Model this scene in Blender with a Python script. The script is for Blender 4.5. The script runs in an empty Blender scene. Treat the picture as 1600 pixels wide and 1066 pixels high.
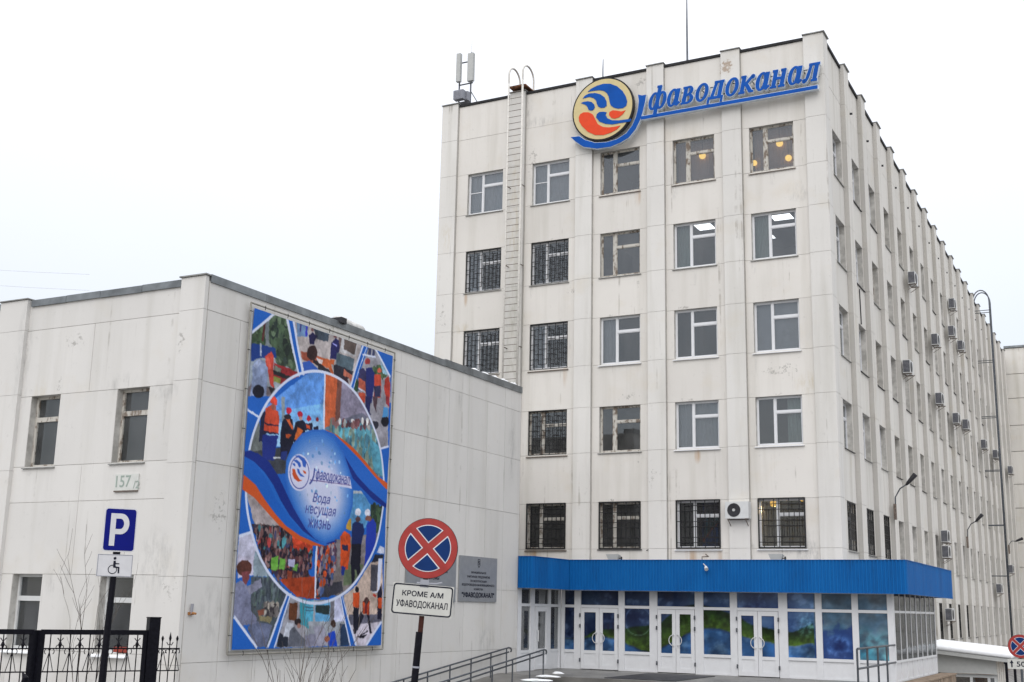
import bpy, math, random
import numpy as np
from mathutils import Vector, Matrix

rng = random.Random(11)
sc = bpy.context.scene
C = sc.collection

# ------------------------------------------------------------------ camera
F_PX, YAW, PITCH, ROLL = 1889.75, -0.48309, 0.21693, 0.02024
Fw = Vector((math.sin(YAW)*math.cos(PITCH), math.cos(YAW)*math.cos(PITCH), math.sin(PITCH)))
R0 = Vector((math.cos(YAW), -math.sin(YAW), 0)); U0v = R0.cross(Fw)
Rt = math.cos(ROLL)*R0 + math.sin(ROLL)*U0v
Up = -math.sin(ROLL)*R0 + math.cos(ROLL)*U0v
cd = bpy.data.cameras.new('camera'); cam = bpy.data.objects.new('camera', cd); C.objects.link(cam)
cd.sensor_width = 36; cd.lens = 36*F_PX/1600; cd.clip_end = 2000; cd.clip_start = 0.1
cam.matrix_world = Matrix(((Rt.x, Up.x, -Fw.x, 0), (Rt.y, Up.y, -Fw.y, 0), (Rt.z, Up.z, -Fw.z, 0), (0, 0, 0, 1)))
sc.camera = cam

# ------------------------------------------------------------------ overcast sky
w = bpy.data.worlds.new('World'); sc.world = w; w.use_nodes = True
nt = w.node_tree; nt.nodes.clear()
out = nt.nodes.new('ShaderNodeOutputWorld'); bg = nt.nodes.new('ShaderNodeBackground')
sky = nt.nodes.new('ShaderNodeTexSky'); sky.sky_type = 'NISHITA'; sky.sun_disc = False
sky.sun_elevation = math.radians(38); sky.sun_rotation = math.radians(163)
bgs = nt.nodes.new('ShaderNodeBackground'); bgs.inputs[1].default_value = 0.05
nt.links.new(sky.outputs[0], bgs.inputs[0])
geo = nt.nodes.new('ShaderNodeNewGeometry'); sep = nt.nodes.new('ShaderNodeSeparateXYZ')
tcw = nt.nodes.new('ShaderNodeTexCoord')
nt.links.new(tcw.outputs['Generated'], sep.inputs[0])
mx = nt.nodes.new('ShaderNodeMath'); mx.operation = 'MAXIMUM'; mx.inputs[1].default_value = 0
nt.links.new(sep.outputs[2], mx.inputs[0])
ma = nt.nodes.new('ShaderNodeMath'); ma.operation = 'MULTIPLY_ADD'; ma.inputs[1].default_value = 1.40; ma.inputs[2].default_value = 0.46
nt.links.new(mx.outputs[0], ma.inputs[0])
nz = nt.nodes.new('ShaderNodeTexNoise'); nz.inputs['Scale'].default_value = 2.2; nz.inputs['Detail'].default_value = 4
nt.links.new(tcw.outputs['Generated'], nz.inputs['Vector'])
nm = nt.nodes.new('ShaderNodeMath'); nm.operation = 'MULTIPLY_ADD'; nm.inputs[1].default_value = 0.16; nm.inputs[2].default_value = 0.92
nt.links.new(nz.outputs[0], nm.inputs[0])
mm = nt.nodes.new('ShaderNodeMath'); mm.operation = 'MULTIPLY'
nt.links.new(ma.outputs[0], mm.inputs[0]); nt.links.new(nm.outputs[0], mm.inputs[1])
bg.inputs[0].default_value = (0.995, 0.985, 0.99, 1)
nt.links.new(mm.outputs[0], bg.inputs[1])
add = nt.nodes.new('ShaderNodeAddShader')
nt.links.new(bg.outputs[0], add.inputs[0]); nt.links.new(bgs.outputs[0], add.inputs[1])
nt.links.new(add.outputs[0], out.inputs[0])

sd = bpy.data.lights.new('sun', 'SUN'); sd.energy = 0.82; sd.angle = math.radians(45); sd.color = (1, 0.97, 0.93)
sun = bpy.data.objects.new('sun', sd); C.objects.link(sun)
# light comes from the camera side, high, a little from the left
saz, sel = math.radians(163), math.radians(38)
sdir = Vector((math.sin(saz)*math.cos(sel), math.cos(saz)*math.cos(sel), math.sin(sel)))
sun.rotation_euler = sdir.to_track_quat('Z', 'Y').to_euler()
sc.view_settings.view_transform = 'Standard'; sc.view_settings.look = 'None'
sc.view_settings.exposure = 0.0; sc.view_settings.gamma = 1; sc.view_settings.use_curve_mapping = False

# ------------------------------------------------------------------ measured planes (metres, camera at the origin)
D, XR = 39.785, -8.815          # front face and side face of the tower
XS, DL = -17.95, 19.77          # side face and front face of the annex
YG, ZF = 38.2, -1.96            # glazed front and floor of the entrance
def ray(x, y): return Fw + Rt*((x-800)/F_PX) - Up*((y-533)/F_PX)
def at_y(x, y, Y): d = ray(x, y); return d*(Y/d.y)
def at_x(x, y, X): d = ray(x, y); return d*(X/d.x)
def at_z(x, y, Z): d = ray(x, y); return d*(Z/d.z)
def at_d(x, y, k): return ray(x, y)*k

# ------------------------------------------------------------------ materials
MATS = {}
def s2l(c): return tuple(((v/255/12.92) if v/255 <= .04045 else ((v/255+.055)/1.055)**2.4) for v in c)
def newmat(name):
    m = bpy.data.materials.new(name); m.use_nodes = True
    n = m.node_tree; b = n.nodes['Principled BSDF']; MATS[name] = m
    return m, n, b
def N(n, t, **k):
    o = n.nodes.new(t)
    for a, v in k.items():
        if a in o.inputs: o.inputs[a].default_value = v
        else: setattr(o, a, v)
    return o
def ramp(n, src, stops):
    r = n.nodes.new('ShaderNodeValToRGB'); e = r.color_ramp.elements
    while len(e) < len(stops): e.new(0.5)
    for i, (p, c) in enumerate(stops): e[i].position = p; e[i].color = (c[0], c[1], c[2], 1) if isinstance(c, tuple) else (c, c, c, 1)
    n.links.new(src, r.inputs[0]); return r
def mixc(n, fac, a, b, mode='MIX'):
    m = n.nodes.new('ShaderNodeMix'); m.data_type = 'RGBA'; m.blend_type = mode
    for i, v in ((0, fac), (6, a), (7, b)):
        if hasattr(v, 'is_linked') or hasattr(v, 'links'): n.links.new(v, m.inputs[i])
        else: m.inputs[i].default_value = v if i == 0 else (v[0], v[1], v[2], 1)
    return m.outputs[2]
def math_(n, op, a, b=None, c=None):
    m = n.nodes.new('ShaderNodeMath'); m.operation = op
    for i, v in enumerate((a, b, c)):
        if v is None: continue
        if hasattr(v, 'links'): n.links.new(v, m.inputs[i])
        else: m.inputs[i].default_value = v
    return m.outputs[0]
def noise(n, scale, detail=4, vec=None, rough=.55, stretch=None):
    t = N(n, 'ShaderNodeTexNoise', Scale=scale, Detail=detail, Roughness=rough)
    g = n.nodes.new('ShaderNodeNewGeometry')
    v = g.outputs['Position']
    if stretch:
        mp = n.nodes.new('ShaderNodeMapping'); mp.inputs['Scale'].default_value = stretch
        n.links.new(v, mp.inputs[0]); v = mp.outputs[0]
    n.links.new(v, t.inputs['Vector']); return t.outputs[0]
def bump(n, b, h, s=.2, d=.01):
    k = N(n, 'ShaderNodeBump', Strength=s, Distance=d); n.links.new(h, k.inputs['Height']); n.links.new(k.outputs[0], b.inputs['Normal'])
def simple(name, col, rough=.6, metal=0, var=.12, scale=6, bs=.1, spec=.25):
    m, n, b = newmat(name)
    a = tuple(v*(1-var) for v in col); c = tuple(min(1, v*(1+var)) for v in col)
    r = ramp(n, noise(n, scale), [(.3, a), (.7, c)])
    n.links.new(r.outputs[0], b.inputs['Base Color'])
    b.inputs['Roughness'].default_value = rough; b.inputs['Metallic'].default_value = metal; b.inputs['Specular IOR Level'].default_value = spec
    if bs: bump(n, b, noise(n, scale*8), bs, .004)
    return m

SPOTS = []   # peeled or stained places: (point, radius, colour kind)
def wall_mat(name, base, spots, dirt=.5):
    m, n, b = newmat(name)
    oi = n.nodes.new('ShaderNodeObjectInfo')
    big = noise(n, .35, 5)
    col = ramp(n, big, [(.3, tuple(v*.94 for v in base)), (.55, base), (.75, tuple(v*1.035 for v in base))]).outputs[0]
    # slight difference from panel to panel
    f = math_(n, 'MULTIPLY_ADD', oi.outputs['Random'], .07, .955)
    fc = N(n, 'ShaderNodeCombineColor')
    for i in range(3): n.links.new(f, fc.inputs[i])
    col = mixc(n, 1.0, col, fc.outputs[0], 'MULTIPLY')
    # rain streaks
    st = noise(n, 2.2, 6, stretch=(1, 1, .07))
    sf = ramp(n, st, [(.5, 0.0), (.74, dirt*.55)]).outputs[0]
    col = mixc(n, sf, col, (base[0]*.66, base[1]*.65, base[2]*.60))
    # thin dark trickles and hairline cracks
    ht = ramp(n, noise(n, 7.0, 3, rough=.5, stretch=(1, 1, .025)), [(.655, 0.0), (.70, .75)]).outputs[0]
    hm = ramp(n, noise(n, 1.6, 4, rough=.6), [(.46, 0.0), (.62, 1.0)]).outputs[0]
    col = mixc(n, math_(n, 'MULTIPLY', math_(n, 'MULTIPLY', ht, hm), dirt), col, (base[0]*.45, base[1]*.43, base[2]*.40))
    # yellowish damp
    yf = ramp(n, noise(n, .8, 5), [(.58, 0.0), (.78, dirt*.5)]).outputs[0]
    col = mixc(n, yf, col, (base[0]*.86, base[1]*.79, base[2]*.66))
    # grey smudges
    gf = ramp(n, noise(n, 5.5, 9, rough=.72), [(.60, 0.0), (.78, dirt*.7)]).outputs[0]
    col = mixc(n, gf, col, (base[0]*.55, base[1]*.55, base[2]*.54))
    # small chips
    vf = ramp(n, noise(n, 19, 3, rough=.5), [(.735, 0.0), (.76, .6)]).outputs[0]
    v2 = ramp(n, noise(n, 1.1, 2), [(.55, 0.0), (.66, 1.0)]).outputs[0]
    col = mixc(n, math_(n, 'MULTIPLY', vf, v2), col, (.23, .21, .19))
    g = n.nodes.new('ShaderNodeNewGeometry')
    chip = noise(n, 7, 9, rough=.78)
    soft = noise(n, 6.5, 8, rough=.75, stretch=(1, 1, .3))
    for (p, rx, rz, kind) in spots:
        s = N(n, 'ShaderNodeVectorMath', operation='SUBTRACT'); n.links.new(g.outputs['Position'], s.inputs[0]); s.inputs[1].default_value = p
        d = N(n, 'ShaderNodeVectorMath', operation='DIVIDE'); n.links.new(s.outputs[0], d.inputs[0]); d.inputs[1].default_value = (rx, rx, rz)
        l = N(n, 'ShaderNodeVectorMath', operation='LENGTH'); n.links.new(d.outputs[0], l.inputs[0])
        inside = ramp(n, l.outputs['Value'], [(.35, 1.0), (1.0, 0.0)]).outputs[0]
        if kind == 'chip':
            t = math_(n, 'MULTIPLY_ADD', inside, .13, chip)
            fac = ramp(n, math_(n, 'MULTIPLY', t, math_(n, 'MINIMUM', math_(n, 'MULTIPLY', inside, 8), 1)), [(.645, 0.0), (.70, .6)]).outputs[0]; c2 = (.24, .23, .21)
        elif kind == 'brown':
            t = math_(n, 'MULTIPLY_ADD', inside, .16, chip)
            fac = ramp(n, math_(n, 'MULTIPLY', t, math_(n, 'MINIMUM', math_(n, 'MULTIPLY', inside, 8), 1)), [(.60, 0.0), (.64, .8)]).outputs[0]; c2 = (.33, .24, .17)
        elif kind == 'rust':
            fac = math_(n, 'MULTIPLY', inside, ramp(n, st, [(.42, 0.0), (.62, .75)]).outputs[0]); c2 = (.42, .26, .13)
        else:
            fac = math_(n, 'MULTIPLY', inside, ramp(n, soft, [(.44, 0.0), (.70, .62)]).outputs[0]); c2 = {'grey': (.30, .30, .29), 'yellow': (.50, .42, .27), 'moss': (.34, .34, .26)}[kind]
        col = mixc(n, fac, col, c2)
    n.links.new(col, b.inputs['Base Color']); b.inputs['Roughness'].default_value = .85
    hb = math_(n, 'MULTIPLY_ADD', noise(n, 1.3, 3), 3.0, noise(n, 60, 4))
    bump(n, b, hb, .22, .006)
    return m

def sp(x, y, plane, val, rx, rz, kind):
    p = {'x': at_x, 'y': at_y}[plane](x, y, val); SPOTS.append((tuple(p), rx, rz, kind))
for a in [(1020, 738, .28, .75, 'chip'), (1135, 108, .35, .4, 'brown'), (1152, 112, .22, .6, 'brown'), (1000, 128, .5, .3, 'chip'), (1218, 578, .9, .35, 'chip'), (1262, 600, .5, .5, 'yellow'),
          (694, 495, .3, .9, 'chip'), (700, 370, .35, .9, 'yellow'), (902, 455, .6, .3, 'chip'), (1075, 872, .5, .5, 'rust'), (1118, 872, .5, .5, 'rust'), (835, 870, .5, .4, 'rust'), (722, 514, .5, .25, 'yellow'),
          (1245, 858, .8, .4, 'grey'), (822, 170, .35, 1.2, 'grey'), (832, 250, .3, 1.0, 'chip'), (806, 520, .5, 4.5, 'moss'), (806, 330, .45, 3.5, 'yellow'), (1142, 415, .5, .3, 'chip'), (1268, 862, .6, .8, 'grey'),
          (845, 190, .8, .3, 'grey'), (905, 545, .6, .6, 'grey'), (1020, 625, .3, .4, 'grey'), (985, 620, .6, .2, 'chip'), (1170, 855, .3, .5, 'grey'), (1250, 300, .5, .4, 'grey'), (915, 365, .5, .25, 'grey')]:
    sp(a[0], a[1], 'y', D, a[2], a[3], a[4])
# grime below the ends of some sills and above some lintels of the tower front
r0_ = random.Random(2)
for c_ in range(5):
    for zb_0, zt_0 in ((15.21, 13.69), (12.0, 10.47), (8.7, 7.15), (5.49, 3.71)):
        if r0_.random() < .75:
            x_ = -23.004+2.882*c_+r0_.choice((.05, 1.5, .8)); SPOTS.append(((x_, 39.785, zb_0-.25), r0_.uniform(.06, .16), r0_.uniform(.3, .6), r0_.choice(('grey', 'grey', 'rust', 'chip'))))
        if r0_.random() < .6:
            x_ = -23.004+2.882*c_+r0_.uniform(.1, 1.5); SPOTS.append(((x_, 39.785, zt_0+.06), r0_.uniform(.25, .6), .09, r0_.choice(('chip', 'grey', 'chip'))))
NF = len(SPOTS)
for a in [(93, 600, .12, .3, 'chip'), (120, 530, .5, .4, 'chip'), (262, 608, .6, .3, 'grey'), (245, 880, .8, .9, 'grey'), (90, 905, .5, .5, 'grey'), (38, 560, .25, 2.2, 'grey'), (288, 530, .3, .7, 'chip'), (190, 600, .7, .3, 'grey'), (60, 640, .3, 1.0, 'yellow'), (270, 925, .4, .4, 'chip')]:
    sp(a[0], a[1], 'y', DL, a[2], a[3], a[4])
for a in [(345, 800, .5, .7, 'chip'), (519, 510, .35, .6, 'moss'), (720, 625, .3, .4, 'grey'), (330, 960, .5, .8, 'grey'), (700, 590, .3, .5, 'grey'), (728, 880, .2, .4, 'chip'), (300, 965, .12, .9, 'rust'), (800, 700, .3, 1.5, 'grey'), (760, 1000, .8, .5, 'grey')]:
    sp(a[0], a[1], 'x', XS, a[2], a[3], a[4])
WB = (.695, .67, .63)
NSP = NF
M_wall = wall_mat('painted_concrete', WB, SPOTS[:NSP], .72)
M_annex = wall_mat('painted_concrete_annex', (.655, .642, .618), SPOTS[NSP:], .62)
M_far = wall_mat('painted_concrete_side', (.66, .64, .60), [], .95)
M_shade_grime = wall_mat('shaded_grimy_pilaster_side', (.475, .462, .435), [], .8)  # darker wall colour for pilaster sides: corner shade and dirt painted in together
def joint_mat():
    m, n, b = newmat('joint_filler'); f = ramp(n, noise(n, 2.6, 6, rough=.65), [(.40, .25), (.62, 1.0)]).outputs[0]
    n.links.new(mixc(n, f, (.30, .29, .27), (.56, .545, .51)), b.inputs['Base Color']); b.inputs['Roughness'].default_value = .95; return m
M_joint = joint_mat()
M_pil = wall_mat('pilaster_paint', (.69, .675, .645), SPOTS[:2]+SPOTS[6:8]+[SPOTS[16], SPOTS[17]], .75)
M_pvc = simple('white_plastic_frame', (.70, .71, .73), .35, var=.03, bs=0)
def old_wood():
    m, n, b = newmat('peeling_painted_wood')
    fa = ramp(n, noise(n, 7, 8, rough=.72, stretch=(1, 1, .45)), [(.50, 0.0), (.57, .95)]).outputs[0]
    c = mixc(n, fa, (.52, .50, .455), (.17, .13, .10)); n.links.new(c, b.inputs['Base Color']); b.inputs['Roughness'].default_value = .8
    bump(n, b, fa, -.3, .004); return m
M_old = old_wood()
M_coping = simple('grey_sheet_metal', (.20, .215, .225), .42, .6, var=.3, scale=2.5)
M_cap = simple('weathered_cap_metal', (.26, .26, .25), .5, .4, var=.3, scale=4)
M_black = simple('bitumen_edge', (.022, .022, .024), .7, var=.4)
M_blackpaint = simple('black_gloss_paint', (.008, .008, .012), .4, var=.3, scale=20, spec=.08)
M_grille = simple('black_iron_grille', (.018, .018, .02), .5, var=.3)
M_steel = simple('grey_steel_tube', (.10, .11, .125), .45, .5, var=.2)
M_white = simple('white_metal_paint', (.60, .61, .61), .4, var=.06)
M_ladder = simple('off_white_ladder_paint', (.62, .60, .56), .6, var=.15, scale=12)
M_rung = simple('dark_rusty_rung', (.16, .13, .11), .7, var=.4, scale=14)
M_rustplate = simple('rusty_plate', (.16, .07, .035), .8, var=.7, scale=9)
M_rust = simple('rust', (.35, .16, .06), .85, var=.5, scale=30)
M_lgrey = simple('antenna_grey', (.46, .47, .46), .5, var=.05)
M_mgrey = simple('equipment_grey', (.30, .31, .35), .5, var=.1)
M_dark = simple('dark_housing', (.03, .03, .035), .5, var=.3)
M_snow = simple('snow', (.86, .88, .9), .8, var=.03, scale=5, bs=.6)
M_dsnow = simple('dirty_snow', (.56, .56, .55), .9, var=.2, scale=9, bs=.6)
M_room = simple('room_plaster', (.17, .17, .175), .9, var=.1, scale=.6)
M_curtain = simple('pale_curtain', (.62, .64, .66), .9, var=.06)
M_greencurtain = simple('pale_green_curtain', (.42, .52, .46), .9, var=.08)
M_browncurtain = simple('brown_grey_curtain', (.42, .29, .25), .9, var=.08)
M_soil = simple('ground', (.26, .255, .25), .9, var=.3, scale=1.2, bs=.5)
M_porch = simple('wet_concrete', (.17, .165, .155), .38, var=.35, scale=.9, bs=.3)
M_asphalt = simple('asphalt', (.05, .05, .052), .6, var=.25, scale=2)
M_stone = simple('brown_stone', (.27, .205, .15), .85, var=.45, scale=5, bs=.7)
M_mortar = simple('mortar', (.16, .15, .14), .95)
M_plaque = simple('grey_plaque', (.31, .32, .335), .35, .3, var=.06, spec=.12)
M_ink = simple('dark_lettering', (.015, .017, .03), .5, bs=0, spec=.12)
M_signwhite = simple('white_sign_sheet', (.62, .62, .64), .4, var=.06, bs=0, spec=.12)
M_signwhite2 = simple('aged_sign_sheet', (.52, .52, .49), .5, var=.1, scale=5, bs=0, spec=.12)
M_signblue = simple('dark_blue_sign_film', (.004, .008, .17), .35, var=.05, bs=0, spec=.12)
M_signblue2 = simple('faded_blue_sign_film', (.005, .030, .13), .4, var=.08, bs=0, spec=.12)
M_signred = simple('faded_red_sign_film', (.33, .046, .042), .5, var=.12, scale=8, bs=0, spec=.12)
M_twig = simple('bare_bark', (.10, .085, .075), .9, var=.3)
M_addr = simple('address_plate', (.60, .61, .58), .5, var=.06, bs=0)
M_addrink = simple('faded_green_paint', (.30, .36, .32), .6, bs=0)
M_redbrown = simple('red_brown_sill', (.25, .045, .03), .7, var=.3)
def fascia():
    m, n, b = newmat('blue_corrugated_sheet')
    r = ramp(n, noise(n, 1.4, 6, rough=.65, stretch=(1, 1, .25)), [(.28, (.006, .085, .27)), (.45, (.004, .108, .35)), (.7, (.006, .13, .40))])
    n.links.new(r.outputs[0], b.inputs['Base Color']); b.inputs['Roughness'].default_value = .5; b.inputs['Specular IOR Level'].default_value = .12
    return m
M_blue = fascia()
M_wood = simple('warm_wood', (.30, .16, .07), .6, var=.3)
M_orange = simple('orange_cloth', (.75, .25, .03), .8, var=.1)

def glass(name, tint, refl, rough=.015, wob=.04):
    m = bpy.data.materials.new(name); m.use_nodes = True; n = m.node_tree; n.nodes.clear()
    o = N(n, 'ShaderNodeOutputMaterial'); g = N(n, 'ShaderNodeBsdfGlossy', Roughness=rough); g.inputs[0].default_value = (.9, .93, .95, 1)
    t = N(n, 'ShaderNodeBsdfTransparent'); t.inputs[0].default_value = (tint[0], tint[1], tint[2], 1)
    fr = N(n, 'ShaderNodeFresnel', IOR=1.5)
    fac = math_(n, 'MULTIPLY_ADD', fr.outputs[0], refl, .015)
    # thin film of dust
    dn = ramp(n, noise(n, 1.6, 5, stretch=(1, 1, .4)), [(.35, .03), (.75, .13)]).outputs[0]
    df = N(n, 'ShaderNodeBsdfDiffuse'); df.inputs[0].default_value = (.4, .4, .4, 1)
    mx_ = N(n, 'ShaderNodeMixShader'); n.links.new(fac, mx_.inputs[0]); n.links.new(t.outputs[0], mx_.inputs[1]); n.links.new(g.outputs[0], mx_.inputs[2])
    m2 = N(n, 'ShaderNodeMixShader'); n.links.new(dn, m2.inputs[0]); n.links.new(mx_.outputs[0], m2.inputs[1]); n.links.new(df.outputs[0], m2.inputs[2])
    bp_ = N(n, 'ShaderNodeBump', Strength=wob, Distance=.02); n.links.new(noise(n, 1.5, 2), bp_.inputs['Height']); n.links.new(bp_.outputs[0], g.inputs['Normal'])
    n.links.new(m2.outputs[0], o.inputs[0]); return m
M_glass = glass('window_glass', (.74, .76, .78), 1.5)
M_glassd = glass('double_glazing', (.5, .53, .56), 2.2)
M_glassk = glass('dark_window_glass', (.50, .51, .52), .9)
M_glassr = glass('entrance_side_glass', (.40, .41, .42), .42, wob=.3)
def emit(name, col, s):
    m = bpy.data.materials.new(name); m.use_nodes = True; n = m.node_tree; b = n.nodes['Principled BSDF']
    b.inputs['Base Color'].default_value = (*col, 1); b.inputs['Emission Color'].default_value = (*col, 1); b.inputs['Emission Strength'].default_value = s; return m
M_globe = emit('lit_globe', (1, .62, .12), 1.9)
M_panel = emit('lit_ceiling_panel', (1, 1, 1), 4)
def attr_mat(name, rough=.5, coat=0):
    m, n, b = newmat(name); a = n.nodes.new('ShaderNodeVertexColor'); a.layer_name = 'print'
    n.links.new(a.outputs[0], b.inputs['Base Color']); b.inputs['Roughness'].default_value = rough
    b.inputs['Specular IOR Level'].default_value = .12; b.inputs['Coat Weight'].default_value = coat; b.inputs['Coat Roughness'].default_value = .03
    return m
M_print = attr_mat('vinyl_print', .5)
M_film = attr_mat('glass_film_print', .3, .35)

# ------------------------------------------------------------------ mesh helpers
class MB:
    def __init__(s): s.v = []; s.f = []; s.m = []
    def hexa(s, p, m=0):
        i = len(s.v); s.v += [tuple(q) for q in p]
        for q in ((0, 3, 2, 1), (4, 5, 6, 7), (0, 1, 5, 4), (1, 2, 6, 5), (2, 3, 7, 6), (3, 0, 4, 7)): s.f.append([i+k for k in q]); s.m.append(m)
        return s
    def box(s, x0, x1, y0, y1, z0, z1, m=0):
        if x1 < x0: x0, x1 = x1, x0
        if y1 < y0: y0, y1 = y1, y0
        if z1 < z0: z0, z1 = z1, z0
        return s.hexa([(x0, y0, z0), (x1, y0, z0), (x1, y1, z0), (x0, y1, z0), (x0, y0, z1), (x1, y0, z1), (x1, y1, z1), (x0, y1, z1)], m)
    def bar(s, a, b, wd, ht, m=0, up=(0, 0, 1)):
        a, b = Vector(a), Vector(b); d = (b-a).normalized(); u = Vector(up)
        if abs(d.dot(u)) > .98: u = Vector((1, 0, 0))
        r = d.cross(u).normalized()*wd/2; u = r.cross(d).normalized()*ht/2
        return s.hexa([a-r-u, b-r-u, b+r-u, a+r-u, a-r+u, b-r+u, b+r+u, a+r+u], m)
    def tube(s, pts, rad, n=8, m=0, cap=True):
        pts = [Vector(p) for p in pts]; rs = rad if isinstance(rad, (list, tuple)) else [rad]*len(pts)
        ref = None; base = len(s.v)
        for k, p in enumerate(pts):
            d = (pts[min(k+1, len(pts)-1)]-pts[max(k-1, 0)]).normalized()
            if ref is None:
                ref = Vector((0, 0, 1)) if abs(d.z) < .9 else Vector((1, 0, 0))
            r = d.cross(ref).normalized(); u = r.cross(d).normalized(); ref = u
            for i in range(n):
                a = 2*math.pi*i/n; q = p+(r*math.cos(a)+u*math.sin(a))*rs[k]; s.v.append(tuple(q))
        for k in range(len(pts)-1):
            for i in range(n):
                j = (i+1) % n; s.f.append([base+k*n+i, base+k*n+j, base+(k+1)*n+j, base+(k+1)*n+i]); s.m.append(m)
        if cap:
            s.f.append([base+i for i in range(n)][::-1]); s.m.append(m)
            s.f.append([base+(len(pts)-1)*n+i for i in range(n)]); s.m.append(m)
        return s
    def prism(s, poly, fn, m=0):
        # poly: list of 2D points; fn(u, v, t) -> 3D, t = 0 back, 1 front
        i = len(s.v); n = len(poly)
        s.v += [tuple(fn(u, v, 0)) for u, v in poly]+[tuple(fn(u, v, 1)) for u, v in poly]
        s.f.append([i+k for k in range(n)]); s.m.append(m); s.f.append([i+n+k for k in range(n)][::-1]); s.m.append(m)
        for k in range(n): j = (k+1) % n; s.f.append([i+k, i+n+k, i+n+j, i+j]); s.m.append(m)
        return s
    def ring(s, outer, inner, fn, m=0):
        n = len(outer)
        for k in range(n):
            j = (k+1) % n; q = [outer[k], outer[j], inner[j], inner[k]]
            i = len(s.v); s.v += [tuple(fn(u, v, 0)) for u, v in q]+[tuple(fn(u, v, 1)) for u, v in q]
            for a in ((0, 1, 2, 3), (7, 6, 5, 4), (0, 4, 5, 1), (2, 6, 7, 3)): s.f.append([i+t for t in a]); s.m.append(m)
        return s
    def disc(s, c, r, fn, m=0, n=32):
        return s.prism([(c[0]+r*math.cos(2*math.pi*k/n), c[1]+r*math.sin(2*math.pi*k/n)) for k in range(n)], fn, m)
    def mesh(s, name, mats, smooth=False):
        me = bpy.data.meshes.new(name); me.from_pydata(s.v, [], s.f)
        for m in (mats if isinstance(mats, (list, tuple)) else [mats]): me.materials.append(m)
        me.polygons.foreach_set('material_index', s.m)
        if smooth: me.polygons.foreach_set('use_smooth', [True]*len(s.f))
        me.update()
        import bmesh
        bm = bmesh.new(); bm.from_mesh(me); bmesh.ops.recalc_face_normals(bm, faces=bm.faces); bm.to_mesh(me); bm.free()
        return me
    def build(s, name, mats, parent=None, smooth=False, world=True, **tags):
        o = bpy.data.objects.new(name, s.mesh(name, mats, smooth)); C.objects.link(o)
        attach(o, parent, world); tag(o, **tags); return o
WL = {}
def attach(o, parent, world=True):
    if parent:
        o.parent = parent
        if world: o.location = -WL.get(parent.name, Vector())     # world-coordinate mesh
        WL[o.name] = Vector()
    else: WL[o.name] = Vector()
def tag(o, label=None, cat=None, group=None, kind=None):
    if label: o['label'] = label
    if cat: o['category'] = cat
    if group: o['group'] = group
    if kind: o['kind'] = kind
    return o
def thing(name, label, cat, loc=(0, 0, 0), group=None):
    o = bpy.data.objects.new(name, None); C.objects.link(o); o.location = loc; o.empty_display_size = .2
    WL[o.name] = Vector(loc); return tag(o, label, cat, group)
def inst(name, me, parent, loc, rz=0, **tags):
    # loc in world space, parent is a thing (unrotated Empty) or None
    o = bpy.data.objects.new(name, me); C.objects.link(o)
    if parent: o.parent = parent; o.location = Vector(loc)-WL[parent.name]
    else: o.location = loc
    o.rotation_euler = (0, 0, rz); WL[o.name] = Vector(loc); tag(o, **tags); return o
def sub(name, me, parent, loc=(0, 0, 0), **tags):
    o = bpy.data.objects.new(name, me); C.objects.link(o); o.parent = parent; o.location = loc; tag(o, **tags); return o
from mathutils.geometry import delaunay_2d_cdt
def grow(P, g):
    n = len(P); out_ = []; A_ = sum(P[i][0]*P[(i+1) % n][1]-P[(i+1) % n][0]*P[i][1] for i in range(n)); s_ = 1 if A_ > 0 else -1
    for i in range(n):
        a, b_, c = P[i-1], P[i], P[(i+1) % n]; dx, dy = c[0]-a[0], c[1]-a[1]; L = math.hypot(dx, dy) or 1; out_.append((b_[0]+s_*dy/L*g, b_[1]-s_*dx/L*g))
    return out_
def inside(p, P):
    c = False; n = len(P)
    for i in range(n):
        a, b_ = P[i], P[(i+1) % n]
        if (a[1] > p[1]) != (b_[1] > p[1]) and p[0] < (b_[0]-a[0])*(p[1]-a[1])/(b_[1]-a[1])+a[0]: c = not c
    return c
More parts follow.
